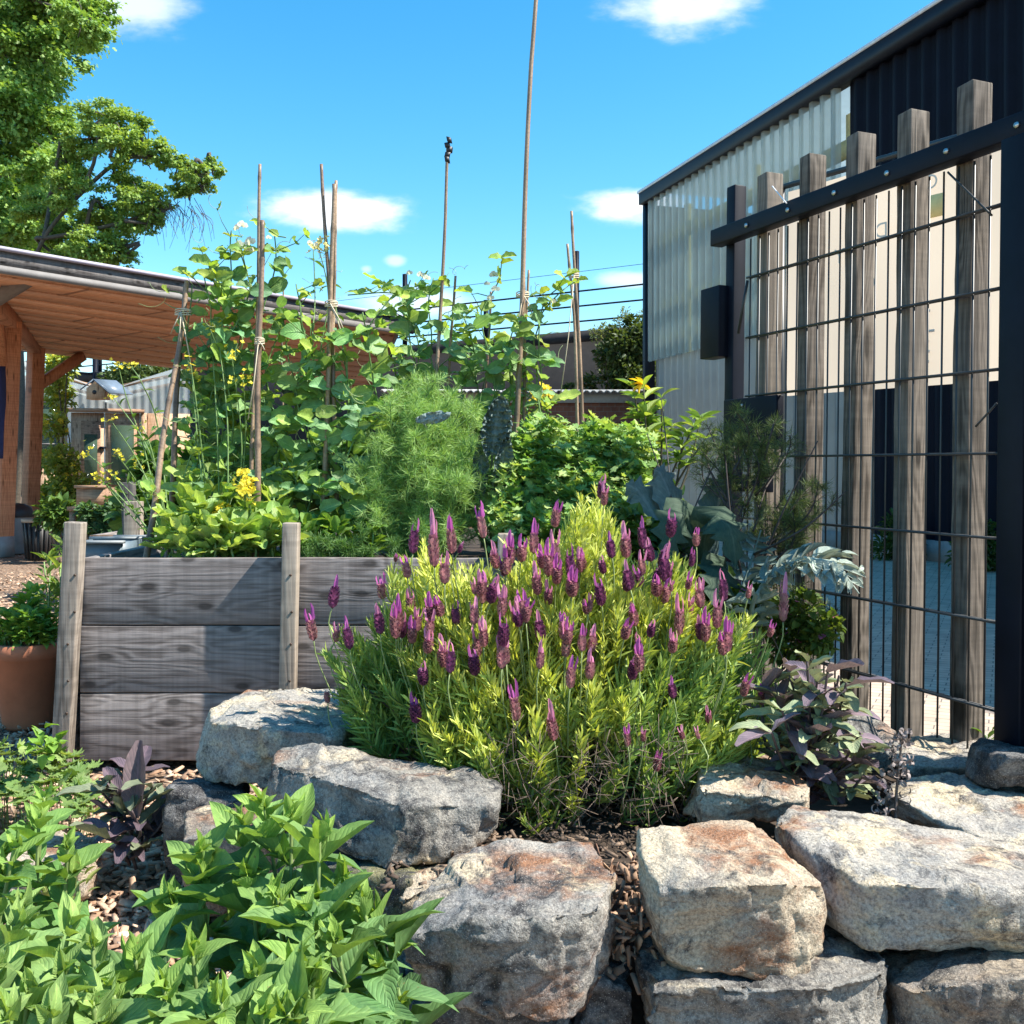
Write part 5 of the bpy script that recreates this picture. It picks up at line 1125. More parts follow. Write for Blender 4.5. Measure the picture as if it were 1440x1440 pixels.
peas('pea plant on the tallest cane, with round leaf whorls against the sky', [[(700, 720, 0), (690, 600, 0), (690, 500, 0), (680, 440, 0), (700, 385, 0)], [(720, 720, 0), (710, 600, 0), (715, 500, 0), (735, 440, 0)], [(740, 720, 0), (760, 600, 0), (755, 500, 0), (770, 420, 0), (790, 400, 0)], [(730, 720, 0), (765, 580, 0), (745, 480, 0), (765, 440, 0), (800, 405, 0)], [(700, 720, .1), (680, 580, .1), (670, 500, .1), (655, 470, 0)], [(715, 700, .1), (740, 580, .1), (720, 540, .1), (695, 520, .1)]], 4.15, (715, 760), [(695, 388, .022), (690, 420, .018), (778, 425, .016), (697, 408, .02), (685, 400, .014)], .085)

# ------------------------------------------------------------------ mustard with yellow flowers, lettuce like greens
def mustard(label, stems, d, base, ncl=16, fs=.012, name='mustard_plant', col=(.85, .74, .06)):
    r = plant(name, P(base[0], base[1], d), label, 'plant', 'flowering mustard plants'); st = PB(); lf = PB()
    for s in stems:
        W = [P(x, y, d + uni(-.08, .08)) for x, y in s]; q = stalk(st, W, .004, .0018, (.16, .26, .08), 5, 16); e = q[-1]
        k = rng.integers(ncl // 2, ncl); pts = e + rng.normal(0, .015, (k, 3)) * [1, 1, 1.2]; fl = PB(); petals(fl, pts, fs, col); fl.build('flower_cluster', M_PETAL, r)
        for p in pts[::2]: st.tube([e - [0, 0, .02], p], .0008, 3, (.2, .3, .08))
        m = len(q); j = rng.integers(1, m - 2, 7); D = rdir(7) * [1, 1, .5] + UP * .2
        scatter(lf, T_LA, q[j], D, UP + rdir(7) * .4, uni(.03, .07, 7), uni(.012, .022, 7), cols(7, (.09, .19, .04), (.14, .26, .05)))
        for jj in j[:3]: st.tube([q[jj], q[jj] + rdir(1)[0] * .05 + UP * .02], .001, 3, (.2, .28, .1))
    st.build('stems', M_STEM, r); lf.build('foliage', M_LEAF, r)
mustard('tall mustard leaning left in front of the greenhouse doors, dotted with yellow flowers', [[(230, 760), (205, 640), (178, 560), (166, 512)], [(235, 760), (200, 660), (155, 590)], [(240, 760), (215, 640), (200, 600)], [(225, 760), (190, 700), (122, 637)], [(230, 760), (200, 690), (165, 640)], [(235, 760), (210, 680), (192, 655)], [(225, 770), (180, 720), (138, 668)], [(225, 770), (190, 720), (160, 670)], [(240, 760), (222, 600), (200, 540), (184, 515)], [(236, 760), (212, 640), (160, 560)], [(230, 770), (170, 700), (140, 676)]], 4.6, (232, ZB), 12, .0095)
mustard('mustard among the left pea vines with yellow clusters at mid height', [[(310, ZB), (305, 600), (296, 455)], [(318, ZB), (320, 600), (305, 462)], [(300, ZB), (280, 600), (268, 512)], [(320, ZB), (340, 640), (325, 495)], [(300, ZB), (280, 640), (270, 530)], [(330, ZB), (345, 620), (342, 535)]], 3.75, (310, ZB), 13, .009)
mustard('low mustard with a thick yellow flower head beside the left cane pair', [[(345, ZB), (348, 720), (340, 668)], [(345, ZB), (350, 720), (350, 680)], [(350, ZB), (345, 720), (345, 676)], [(315, ZB), (312, 750), (310, 722)], [(313, ZB), (318, 755), (318, 718)], [(345, ZB), (352, 720), (346, 690)]], 3.62, (335, ZB), 26, .0105)
mustard('sparse mustard with pale yellow heads high at the three cane bundle', [[(470, 700), (440, 520), (443, 420), (440, 342)], [(470, 700), (450, 520), (462, 420), (448, 348)], [(480, 700), (490, 560), (470, 420), (456, 345)]], 4.0, (470, ZB), 14, .012, col=(.82, .75, .28))
mustard('yellow flowered mustard low behind the right pea vines', [[(755, 700), (770, 600), (768, 548)], [(760, 700), (765, 600), (775, 555)], [(750, 700), (750, 600), (756, 560)]], 4.6, (757, 760), 16, .013)
def greens(label, centres, d, base, size, n, ca, cb, tpl=T_RO, wid=.6, name='salad_plant', mat=None, lay=.5, cat='vegetable'):
    """leaf rosettes on short stems"""
    r = plant(name, P(base[0], base[1], d), label, cat); lf = PB(); st = PB()
    for x, y, o, k in centres:
        c = P(x, y, d + o); m = int(n * k); b = P(x, base[1], d + o); t = rng.random(m)[:, None]; p = b + (c - b) * (.25 + .75 * t) ; az = uni(0, 2 * math.pi, m)
        D = np.stack([np.cos(az), np.sin(az), uni(.0, 1.0, m) * (1 - lay) + t[:, 0] * .9], 1); s = uni(size * .6, size * 1.2, m) * k ** .3
        scatter(lf, tpl, p + unit(D) * .02, D, UP + rdir(m) * .3, s, s * wid, cols(m, ca, cb, .2)); stalk(st, [b, (b + c) / 2 + rng.normal(0, .008, 3), c], .005, .003, (.2, .3, .1), 5, 6)
    lf.build('foliage', mat or M_LEAF, r); st.build('stems', M_STEM, r)
greens('bright green lettuce like seedlings spilling over the front board of the raised bed', [(245, 735, 0, 1), (262, 705, .1, 1), (285, 720, 0, 1), (300, 748, -.06, 1), (262, 752, -.05, .8), (330, 745, -.05, 1), (360, 750, 0, 1), (385, 735, .05, 1), (275, 690, .2, 1), (320, 700, .2, 1), (352, 715, .15, 1), (385, 700, .2, 1), (410, 745, 0, .8), (235, 760, -.02, .5)], 3.56, (310, ZB), .085, 30, (.22, .38, .09), (.42, .56, .20))
greens('low bright greens at the right of the middle bed post', [(430, 742, 0, .8), (450, 735, .1, 1), (475, 745, 0, .8), (500, 745, .05, .9), (525, 750, 0, .7)], 3.6, (470, ZB), .07, 26, (.10, .21, .04), (.20, .35, .08), wid=.5)
greens('pale green weeds outside the left corner of the raised bed', [(62, 790, 0, .8), (72, 775, .05, .8), (85, 800, .0, .8), (70, 810, -.05, .6), (92, 770, .1, .7), (78, 835, .1, .6)], 4.55, (78, 930), .09, 22, (.16, .26, .05), (.30, .40, .10), T_LA, .3, 'weed', cat='weed')
greens('leafy herb growing in the terracotta pot', [(15, 868, 0, 1.), (40, 850, 0, 1.1), (62, 868, 0, 1), (30, 880, -.08, 1), (55, 884, -.08, .9), (8, 885, -.05, .8), (46, 838, .05, .7), (25, 860, .08, 1), (66, 890, .0, .8), (40, 870, -.1, 1)], 4.02, (40, 915), .055, 55, (.10, .22, .03), (.22, .38, .07), T_OV, .55, 'potted_herb', lay=.3, cat='herb')

# ------------------------------------------------------------------ fennel and other feathery plants
def feathery(label, fronds, base, name, ca, cb, nt=26, tl=.05, w=.0016, subs=26, stemc=(.10, .2, .05), drop=0.):
    """fronds: (tip world, root world); every frond branches twice into threads"""
    r = plant(name, base, label, 'plant'); st = PB(); V0, D0, L0 = [], [], []
    for tip, root in fronds:
        m = (tip + root) / 2 + rng.normal(0, .03, 3); q = stalk(st, [root, m, tip], .0035, .0012, stemc, 4, 12); ax = unit(tip - root); ln = np.linalg.norm(tip - root)
        for k in range(subs):
            t = uni(.35, 1.0); i = int(t * (len(q) - 1)); c = q[i]; D = unit(rdir(1)[0] + ax * .8); l = ln * uni(.12, .30) * (1.25 - t * .7); e = c + D * l
            st.tube([c, e], [.0010, .0006], 3, stemc)
            s = rng.random((nt, 1)); V0.append(c + (e - c) * s); D0.append(unit(D * .9 + rdir(nt) * .95 + [0, 0, -drop])); L0.append(uni(tl * .5, tl, nt))
    V0 = np.concatenate(V0); D0 = np.concatenate(D0); L0 = np.concatenate(L0); pb = PB(); pb.inst(T_NE[0], V0, D0, rdir(len(V0)), L0, w, cols(len(V0), ca, cb, .25)); st.build('stems', M_STEM, r); pb.build('foliage', M_NEED, r)
def fennel():
    poly = [(500, 715), (495, 680), (510, 640), (520, 600), (535, 565), (565, 545), (590, 540), (625, 548), (660, 560), (680, 590), (690, 640), (685, 700), (660, 740), (600, 752), (530, 745)]
    X, Y = sample_poly(poly, 150); fr = []
    for x, y in zip(X + rng.normal(0, 11, 150), Y + rng.normal(0, 11, 150)):
        d = 3.72 + uni(-.12, .22) - .1 * (y - 640) / 100; tip = P(x, y, d); root = P(590 + uni(-25, 25) + (x - 590) * .2, min(790, y + uni(45, 130)), 3.8); fr.append((tip, root))
    feathery('big feathery light green fennel in the middle of the raised bed', fr, P(590, ZB, 3.8), 'fennel', (.20, .37, .09), (.42, .60, .22), subs=17, tl=.052, w=.0013)
fennel()
feathery('low feathery fennel seedlings along the front board, right of the middle bed post', [(P(x, y, 3.5 + uni(-.06, .08)), P(x + uni(-15, 15), y + 60, 3.55)) for x, y in zip(uni(430, 640, 26), uni(745, 790, 26))], P(530, 790, 3.55), 'fennel_seedling', (.07, .17, .04), (.15, .27, .08), tl=.035, subs=16)
def bronze():
    fr = []
    for x, y in [(1000, 610), (1020, 585), (1050, 590), (1075, 600), (1100, 620), (1045, 640), (1010, 650), (1110, 690), (1130, 700), (1150, 690), (1165, 705), (1090, 720), (1120, 725), (1060, 700), (1025, 620), (1080, 640), (1140, 715), (1035, 610), (985, 635), (1070, 740), (1105, 760), (1180, 860), (1165, 880), (1150, 850), (1130, 830)] * 2:
        x += uni(-14, 14); y += uni(-14, 14); tip = P(x, y, 3.0 + uni(-.1, .15)); root = P(1045 + (x - 1045) * .45 + uni(-10, 10), y + uni(50, 110), 2.95); fr.append((tip, root))
    feathery('dark feathery bronze fennel in front of the gate lock', fr, P(1050, 860, 2.95), 'bronze_fennel', (.045, .075, .03), (.16, .22, .075), nt=26, tl=.035, w=.0010, subs=14, stemc=(.05, .035, .03))
bronze()

# ------------------------------------------------------------------ parsley like bush
def parsley():
    r = plant('parsley_plant', P(790, ZB, 3.75), 'bushy parsley like herb with small bright lobed leaves, behind the lavender', 'herb'); lf = PB(); st = PB()
    poly = [(690, 760), (692, 690), (705, 640), (735, 612), (760, 592), (800, 606), (840, 598), (870, 596), (890, 606), (915, 622), (905, 680), (890, 740), (860, 765)]
    X, Y = sample_poly(poly, 520); top = 575 + np.abs(X - 800) * .2; d = 3.95 - .5 * np.clip((Y - top) / 190, 0, 1) + uni(-.08, .12, 520)
    c = PV(X, Y, d); k = rng.integers(9, 15, 520)
    for p, m in zip(c, k):
        b = np.array([P(790 + (0), ZB, 3.8)[0] + (p[0] - P(790, ZB, 3.8)[0]) * .5, 3.8, .6]); q = stalk(st, [b, (b + p) / 2 + [0, .02, 0], p], .002, .0012, (.14, .26, .07), 3, 5)
        az = uni(0, 6.3, m); D = np.stack([np.cos(az), np.sin(az), uni(.0, .9, m)], 1); s = uni(.022, .044, m); fresh = rng.random() < .45
        scatter(lf, T_LO, p + rng.normal(0, .02, (m, 3)), D, UP * .6 + SUNV * .5 + rdir(m) * .45 + [0, -.2, 0], s, s * 1.0, cols(m, (.30, .44, .13) if fresh else (.15, .30, .07), (.50, .62, .26) if fresh else (.26, .43, .12), .2))
    # taller flowering tops
    lf.build('foliage', M_LEAFP, r); st.build('stems', M_STEM, r)
parsley()
greens('taller celery like shoots right of the parsley, below the laurel sapling', [(850, 612, .0, 1), (880, 622, .1, 1), (895, 650, 0, 1), (830, 616, .1, .9), (900, 690, -.05, 1), (865, 650, -.1, 1), (935, 720, 0, 1), (880, 720, -.1, 1)], 3.9, (870, 780), .06, 70, (.15, .29, .06), (.30, .46, .12), T_LO, 1.0, 'celery_plant', M_LEAFP, cat='herb')
# laurel sapling
def laurel():
    base = P(905, 800, 4.25); r = plant('laurel_sapling', base, 'laurel sapling with glossy yellow green leaf whorls, standing against the grey corrugated wall', 'sapling'); st = PB(); lf = PB()
    tips = [(905, 545, 1), (930, 560, .9), (890, 545, .8), (945, 600, .9), (985, 590, .9), (910, 600, .9), (1000, 605, .6), (960, 615, .8), (925, 640, .8), (895, 575, .7), (915, 575, .8), (975, 600, .8)]
    for x, y, k in tips:
        t = P(x, y, 4.25 + uni(-.14, .14)); q = stalk(st, [base + [uni(-.03, .03), 0, 0], base + (t - base) * .5 + [uni(-.05, .05), 0, .05], t], .007, .003, (.07, .06, .035), 5, 10)
        n = 18; j = rng.integers(6, 10, n); p = q[j]; az = uni(0, 6.3, n); D = np.stack([np.cos(az), np.sin(az), uni(.1, 1.1, n)], 1); s = uni(.065, .118, n) * k
        young = rng.random((n, 1)) < .25; c = np.where(young, cols(n, (.28, .41, .08), (.38, .48, .13)), cols(n, (.13, .25, .05), (.23, .37, .08))); scatter(lf, T_LA, p, D, UP + rdir(n) * .3, s, s * .30, c)
    n = 7; lf.inst(T_LA[0], np.repeat(P(903, 540, 4.2)[None], n, 0), rdir(n, .6), UP, .06, .02, (.75, .55, .05))
    st.build('stems', M_STEM, r); lf.build('foliage', M_LEAF, r)
laurel()
# kale
def kale():
    r = plant('kale_plant', P(690, 780, 3.85), 'dark blue green crinkled kale leaves standing beside the fennel', 'vegetable')
    def leaf(a, b, w, lean, mat=M_KALE, curl=.5):
        a, b = np.asarray(a), np.asarray(b); pb = PB(); n, m = 70, 30; ax = unit(b - a); ln = np.linalg.norm(b - a); sd = unit(np.cross(ax, [0, 1, 0]) + rdir(1)[0] * .2); nz = np.cross(sd, ax); V = []; U = []
        for i in range(n + 1):
            t = i / n; h = w * math.sin(math.pi * min(1, t * .9 + .08)) ** .6
            for j in range(m + 1):
                u = j / m * 2 - 1; k = noise.noise(Vector((t * ln * 70, u * h * 70, w * 70))) * .75 + noise.noise(Vector((t * ln * 150, u * h * 150, w * 20))) * .55
                e = abs(u) ** 2 * .35 * noise.noise(Vector((t * ln * 60, u * 9, 5)))
                V.append(a + ax * ln * t + sd * h * u * (1 + .13 * noise.noise(Vector((t * ln * 40, np.sign(u) * 3, 2.)))) + nz * (w * (k * (abs(u) * .8 + .2) + e - curl * u * u) - lean * t * t)); U.append((.5 + .5 * u, t))
        pb.add(V, [np.array([[i * (m + 1) + j, i * (m + 1) + j + 1, (i + 1) * (m + 1) + j + 1, (i + 1) * (m + 1) + j] for i in range(n) for j in range(m)])], (.20, .27, .27) if curl < 0 else (.12, .175, .165), U); pb.build('leaf', mat, r, smooth=True)
    leaf(P(692, 640, 3.7), P(703, 556, 3.66), .055, .0); leaf(P(675, 700, 3.75), P(680, 610, 3.72), .03, .02); leaf(P(700, 700, 3.72), P(712, 610, 3.7), .035, .02)
    leaf(P(585, 592, 3.58), P(632, 584, 3.54), .022, -.01, curl=-.3); leaf(P(470, 600, 4.05), P(395, 545, 4.0), .03, .02); leaf(P(335, 640, 4.1), P(330, 545, 4.05), .03, .02)
    leaf(P(650, 660, 3.9), P(640, 560, 3.95), .05, .03)
    pb = PB()
    for x, y in ((692, 640), (675, 700), (700, 700), (592, 588), (650, 660)): stalk(pb, [P(690, 785, 3.85), P((x + 690) / 2, (y + 785) / 2, 3.8), P(x, y, 3.72)], .008, .005, (.10, .14, .10), 6, 8)
    pb.build('stems', M_STEM, r)
kale()

# ------------------------------------------------------------------ cardoon and big grey leaves near the gate
def jag_leaf(pb, path, w, col, lobes=11, droop=.5):
    """deeply cut leaf along a curved rib"""
    W = np.asarray(path, float); t = np.linspace(0, len(W) - 1, 40); i = np.clip(t.astype(int), 0, len(W) - 2); f = (t - i)[:, None]; q = W[i] * (1 - f) + W[i + 1] * f
    for _ in range(4): q[1:-1] = (q[:-2] + q[1:-1] * 2 + q[2:]) / 4
    T = unit(np.gradient(q, axis=0)); S = unit(np.cross(T, UP + np.array([0, -.3, 0]))); Nn = np.cross(S, T)
    pb.tube(q, np.linspace(.008, .002, len(q)), 5, np.asarray(col) * 1.3)
    for k in range(lobes):
        s = .12 + .86 * k / lobes; j = int(s * 39); ww = w * (math.sin(math.pi * (.12 + .85 * s)) ** .7) * uni(.8, 1.1)
        for sg in (-1, 1):
            D = unit(S[j] * sg + T[j] * .55 - UP * droop * uni(.3, 1.2) + Nn[j] * .3); pb.inst(T_LA[k % 3], [q[j]], [D], [Nn[j] + rdir(1)[0] * .3], ww, ww * .36, np.asarray(col) * uni(.8, 1.2))
            for z in (.35, .6): pb.inst(T_LA[k % 3], [q[j] + D * ww * z], [D + T[j] * uni(.5, 1.) * (1 if rng.random() < .6 else -1)], [Nn[j] + rdir(1)[0] * .3], ww * .45, ww * .16, np.asarray(col) * uni(.8, 1.2))
def cardoon():
    base = P(1050, 900, 2.75); r = plant('cardoon_plant', base, 'silvery cardoon with jagged arching leaves in front of the gate mesh', 'plant')
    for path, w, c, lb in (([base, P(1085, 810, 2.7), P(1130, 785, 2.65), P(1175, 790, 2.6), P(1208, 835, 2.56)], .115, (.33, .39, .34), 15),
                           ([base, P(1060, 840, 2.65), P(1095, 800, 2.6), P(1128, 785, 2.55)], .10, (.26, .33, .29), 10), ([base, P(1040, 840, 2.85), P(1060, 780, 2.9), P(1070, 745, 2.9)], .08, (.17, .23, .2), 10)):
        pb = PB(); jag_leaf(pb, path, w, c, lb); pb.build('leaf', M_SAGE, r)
cardoon()
def artichoke():
    base = P(985, 860, 2.95); r = plant('artichoke_plant', base, 'dark grey green artichoke with broad drooping leaves, between the lavender and the gate', 'plant')
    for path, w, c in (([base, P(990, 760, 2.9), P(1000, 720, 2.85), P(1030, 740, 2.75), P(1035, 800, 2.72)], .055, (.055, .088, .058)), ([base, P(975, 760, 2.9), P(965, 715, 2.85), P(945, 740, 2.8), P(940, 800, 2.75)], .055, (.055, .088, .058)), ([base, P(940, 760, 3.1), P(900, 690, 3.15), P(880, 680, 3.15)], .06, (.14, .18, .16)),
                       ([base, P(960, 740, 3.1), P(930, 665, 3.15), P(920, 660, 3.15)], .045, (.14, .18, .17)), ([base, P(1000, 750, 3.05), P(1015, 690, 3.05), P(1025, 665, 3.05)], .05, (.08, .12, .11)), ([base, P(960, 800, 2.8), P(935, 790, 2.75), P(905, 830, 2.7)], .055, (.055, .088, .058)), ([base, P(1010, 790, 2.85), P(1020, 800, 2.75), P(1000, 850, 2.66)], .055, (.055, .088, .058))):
        pb = PB(); W = np.asarray(path); n = 24; t = np.linspace(0, len(W) - 1, n + 1); i = np.clip(t.astype(int), 0, len(W) - 2); f = (t - i)[:, None]; q = W[i] * (1 - f) + W[i + 1] * f
        for _ in range(5): q[1:-1] = (q[:-2] + q[1:-1] * 2 + q[2:]) / 4
        T = unit(np.gradient(q, axis=0)); S = unit(np.cross(T, [.2, -1, .4])); Nn = np.cross(S, T); V = []; U = []
        for k in range(n + 1):
            s = k / n; h = w * max(.06, math.sin(math.pi * min(1, max(0, s * 1.12 - .12))) ** .8) * (1 + .2 * math.sin(k * 2.4))
            for u in (-1, -.5, 0, .5, 1): V.append(q[k] + S[k] * h * u * (1 + .28 * math.sin(k * 2.1) * (abs(u) == 1)) - Nn[k] * h * (.45 * abs(u) - .06 * math.sin(k * 1.9 + u * 3))); U.append((.5 + .5 * u, s))
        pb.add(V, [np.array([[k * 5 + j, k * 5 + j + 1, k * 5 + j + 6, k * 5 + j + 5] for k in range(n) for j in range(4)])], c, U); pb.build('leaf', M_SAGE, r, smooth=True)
    pb = PB()
    for a, b in ((P(945, 860, 2.9), P(910, 610, 3.3)), (P(955, 850, 2.9), P(1010, 640, 3.0)), (P(1060, 820, 2.9), P(1150, 620, 2.85)), (P(940, 830, 2.85), P(930, 560, 3.4)), (P(1050, 840, 2.9), P(1020, 640, 2.9)), (P(1060, 780, 2.8), P(1190, 690, 2.7))): stalk(pb, [a, (a + b) / 2 + rng.normal(0, .03, 3), b], .004, .0015, (.05, .035, .03), 5, 9)
    pb.build('dry_stalks', M_STEM, r)
artichoke()
def tall_fill():
    shrub('mixed_herb', 'shaded leafy herb under the cardoon, with a few small pink flowers', 'herb', P(1100, 960, 2.75), cl_px([(1090, 870, 26), (1130, 860, 26), (1150, 900, 22), (1110, 910, 26), (1060, 850, 24), (1170, 880, 14)], 2.75, .06), 900, .03, T_OV, (.06, .12, .025), (.16, .24, .05), M_LEAF, fl=(10, .012, (.65, .2, .4), 0), sr=.003)
    shrub('gap_herb', 'dark low herb in the shade between the artichoke and the raised bed', 'herb', P(900, 860, 2.9), cl_px([(900, 770, 34), (860, 790, 34), (930, 780, 34), (880, 740, 26), (960, 830, 36), (820, 790, 26), (1010, 840, 30)], 2.95, .1), 1200, .045, T_OV, (.04, .09, .02), (.10, .17, .04), M_LEAF, sr=.004)
tall_fill()

# ------------------------------------------------------------------ sage
def sage(name, label, base, stems, ln, ca, cb, wid=.36, per=9):
    r = plant(name, base, label, 'herb'); st = PB(); lf = PB()
    for tip, mid in stems:
        q = stalk(st, [base + rng.normal(0, .015, 3), mid, tip], .0045, .0025, (.10, .07, .07), 5, 12); m = per
        j = rng.integers(4, 12, m); az = uni(0, 6.3, m); D = np.stack([np.cos(az), np.sin(az), uni(-.25, .8, m)], 1) + unit(tip - base) * .4; s = uni(ln * .6, ln * 1.15, m)
        k = rng.random((m, 1)) < .45; c = np.where(k, cols(m, ca, ca, .2), cols(m, cb, cb, .2)); scatter(lf, T_OB, q[j], D, UP + rdir(m) * .3, s, s * wid, c)
    st.build('stems', M_STEM, r); lf.build('foliage', M_SAGE, r)
def purple_sage():
    base = P(1130, 1110, 2.3); S = []
    for x, y in ((1110, 945), (1135, 930), (1165, 935), (1180, 950), (1110, 950), (1150, 950), (1190, 960), (1200, 990), (1120, 980), (1160, 990), (1100, 1000), (1210, 1030), (1140, 1030), (1180, 1040), (1120, 1060), (1200, 1080), (1160, 1090), (1220, 1060), (1090, 960), (1085, 1030), (1150, 1100), (1075, 960), (1215, 1090), (1170, 1120)):
        t = P(x, y, 2.2 + uni(-.1, .12)); S.append((t, (t + base) / 2 + rng.normal(0, .02, 3)))
    sage('purple_sage', 'purple grey sage bush with broad soft leaves, right of the lavender', base, S, .095, (.20, .155, .185), (.29, .34, .20))
purple_sage()
def small_sage():
    base = P(190, 1195, 2.45); S = []
    for x, y in ((190, 1090), (165, 1110), (215, 1105), (140, 1110), (240, 1120), (185, 1140), (160, 1150), (220, 1150), (200, 1170), (150, 1180), (175, 1185)):
        t = P(x, y, 2.42 + uni(-.1, .1)); S.append((t, (t + base) / 2 + rng.normal(0, .015, 3)))
    sage('purple_sage', 'small purple sage seedling with one upright leaf, in the wood chips before the raised bed', base, S, .10, (.12, .09, .11), (.17, .20, .13), per=6)
    o = PB(); o.inst(T_OB[2], [P(192, 1150, 2.36)], [[.0, 0.05, 1]], [[0, -1, .1]], .175, .052, (.16, .12, .13)); o.build('upright_leaf', M_SAGE, bpy.data.objects['purple_sage.001'])
small_sage()
def seedhead():
    base = P(1258, 1160, 2.12); r = plant('dried_seedhead', base, 'dried curled grey brown flower spike among the stones at right', 'dried plant'); pb = PB()
    pts = [(rng.uniform(1246, 1290), rng.uniform(1025, 1095)) for _ in range(46)] + [(rng.uniform(1225, 1275), rng.uniform(1085, 1150)) for _ in range(40)]
    for x, y in pts:
        x = 1268 + (x - 1268) * (.75 if y < 1100 else 1); c = P(x, y, 2.12 + uni(-.02, .02)); a = unit(rdir(1)[0]); b = unit(np.cross(a, rdir(1)[0])); th = np.linspace(0, uni(3, 5.5), 9); R0 = uni(.005, .010); q = c + R0 * (np.outer(np.cos(th), a) + np.outer(np.sin(th), b)); n = np.cross(a, b); w = uni(.002, .0035)
        V = np.concatenate([q - n * w, q + n * w]); g = uni(.8, 1.4); pb.add(V, [np.array([[i, i + 1, i + 10, i + 9] for i in range(8)])], np.array((.26, .21, .19)) * g)
    pb.build('curled_leaves', M_CHIP, r); st = PB(); stalk(st, [base, P(1262, 1100, 2.12), P(1270, 1025, 2.12)], .004, .002, (.15, .11, .09), 5, 8); st.build('stem', M_STEM, r)
seedhead()

# ------------------------------------------------------------------ lavender
LAV_ROOT = P(800, 1130, 2.38)
LAV = [(455, 905), (468, 880), (500, 900), (520, 890), (545, 850), (560, 790), (600, 770), (640, 800), (690, 790), (720, 760), (770, 770), (800, 740), (812, 700), (845, 690), (862, 730), (900, 780), (930, 770), (960, 790), (1000, 840), (1035, 870), (1075, 900), (1095, 930), (1090, 1000), (1075, 1040), (1050, 1075), (980, 1095), (960, 1140), (900, 1120), (850, 1110), (800, 1150), (760, 1165), (730, 1120), (660, 1085), (600, 1060), (560, 1040), (480, 1040), (462, 985), (460, 940)]
def lav_d(x, y):
    """distance of the bush's near surface under a pixel"""
    u = (x - 785) / 340.; t = np.clip((y - 690) / 430., 0, 1)
    return 2.46 - .36 * np.sqrt(np.clip(1 - np.minimum(u * u, 1), 0, 1)) * np.sin(t * 1.75) + .02
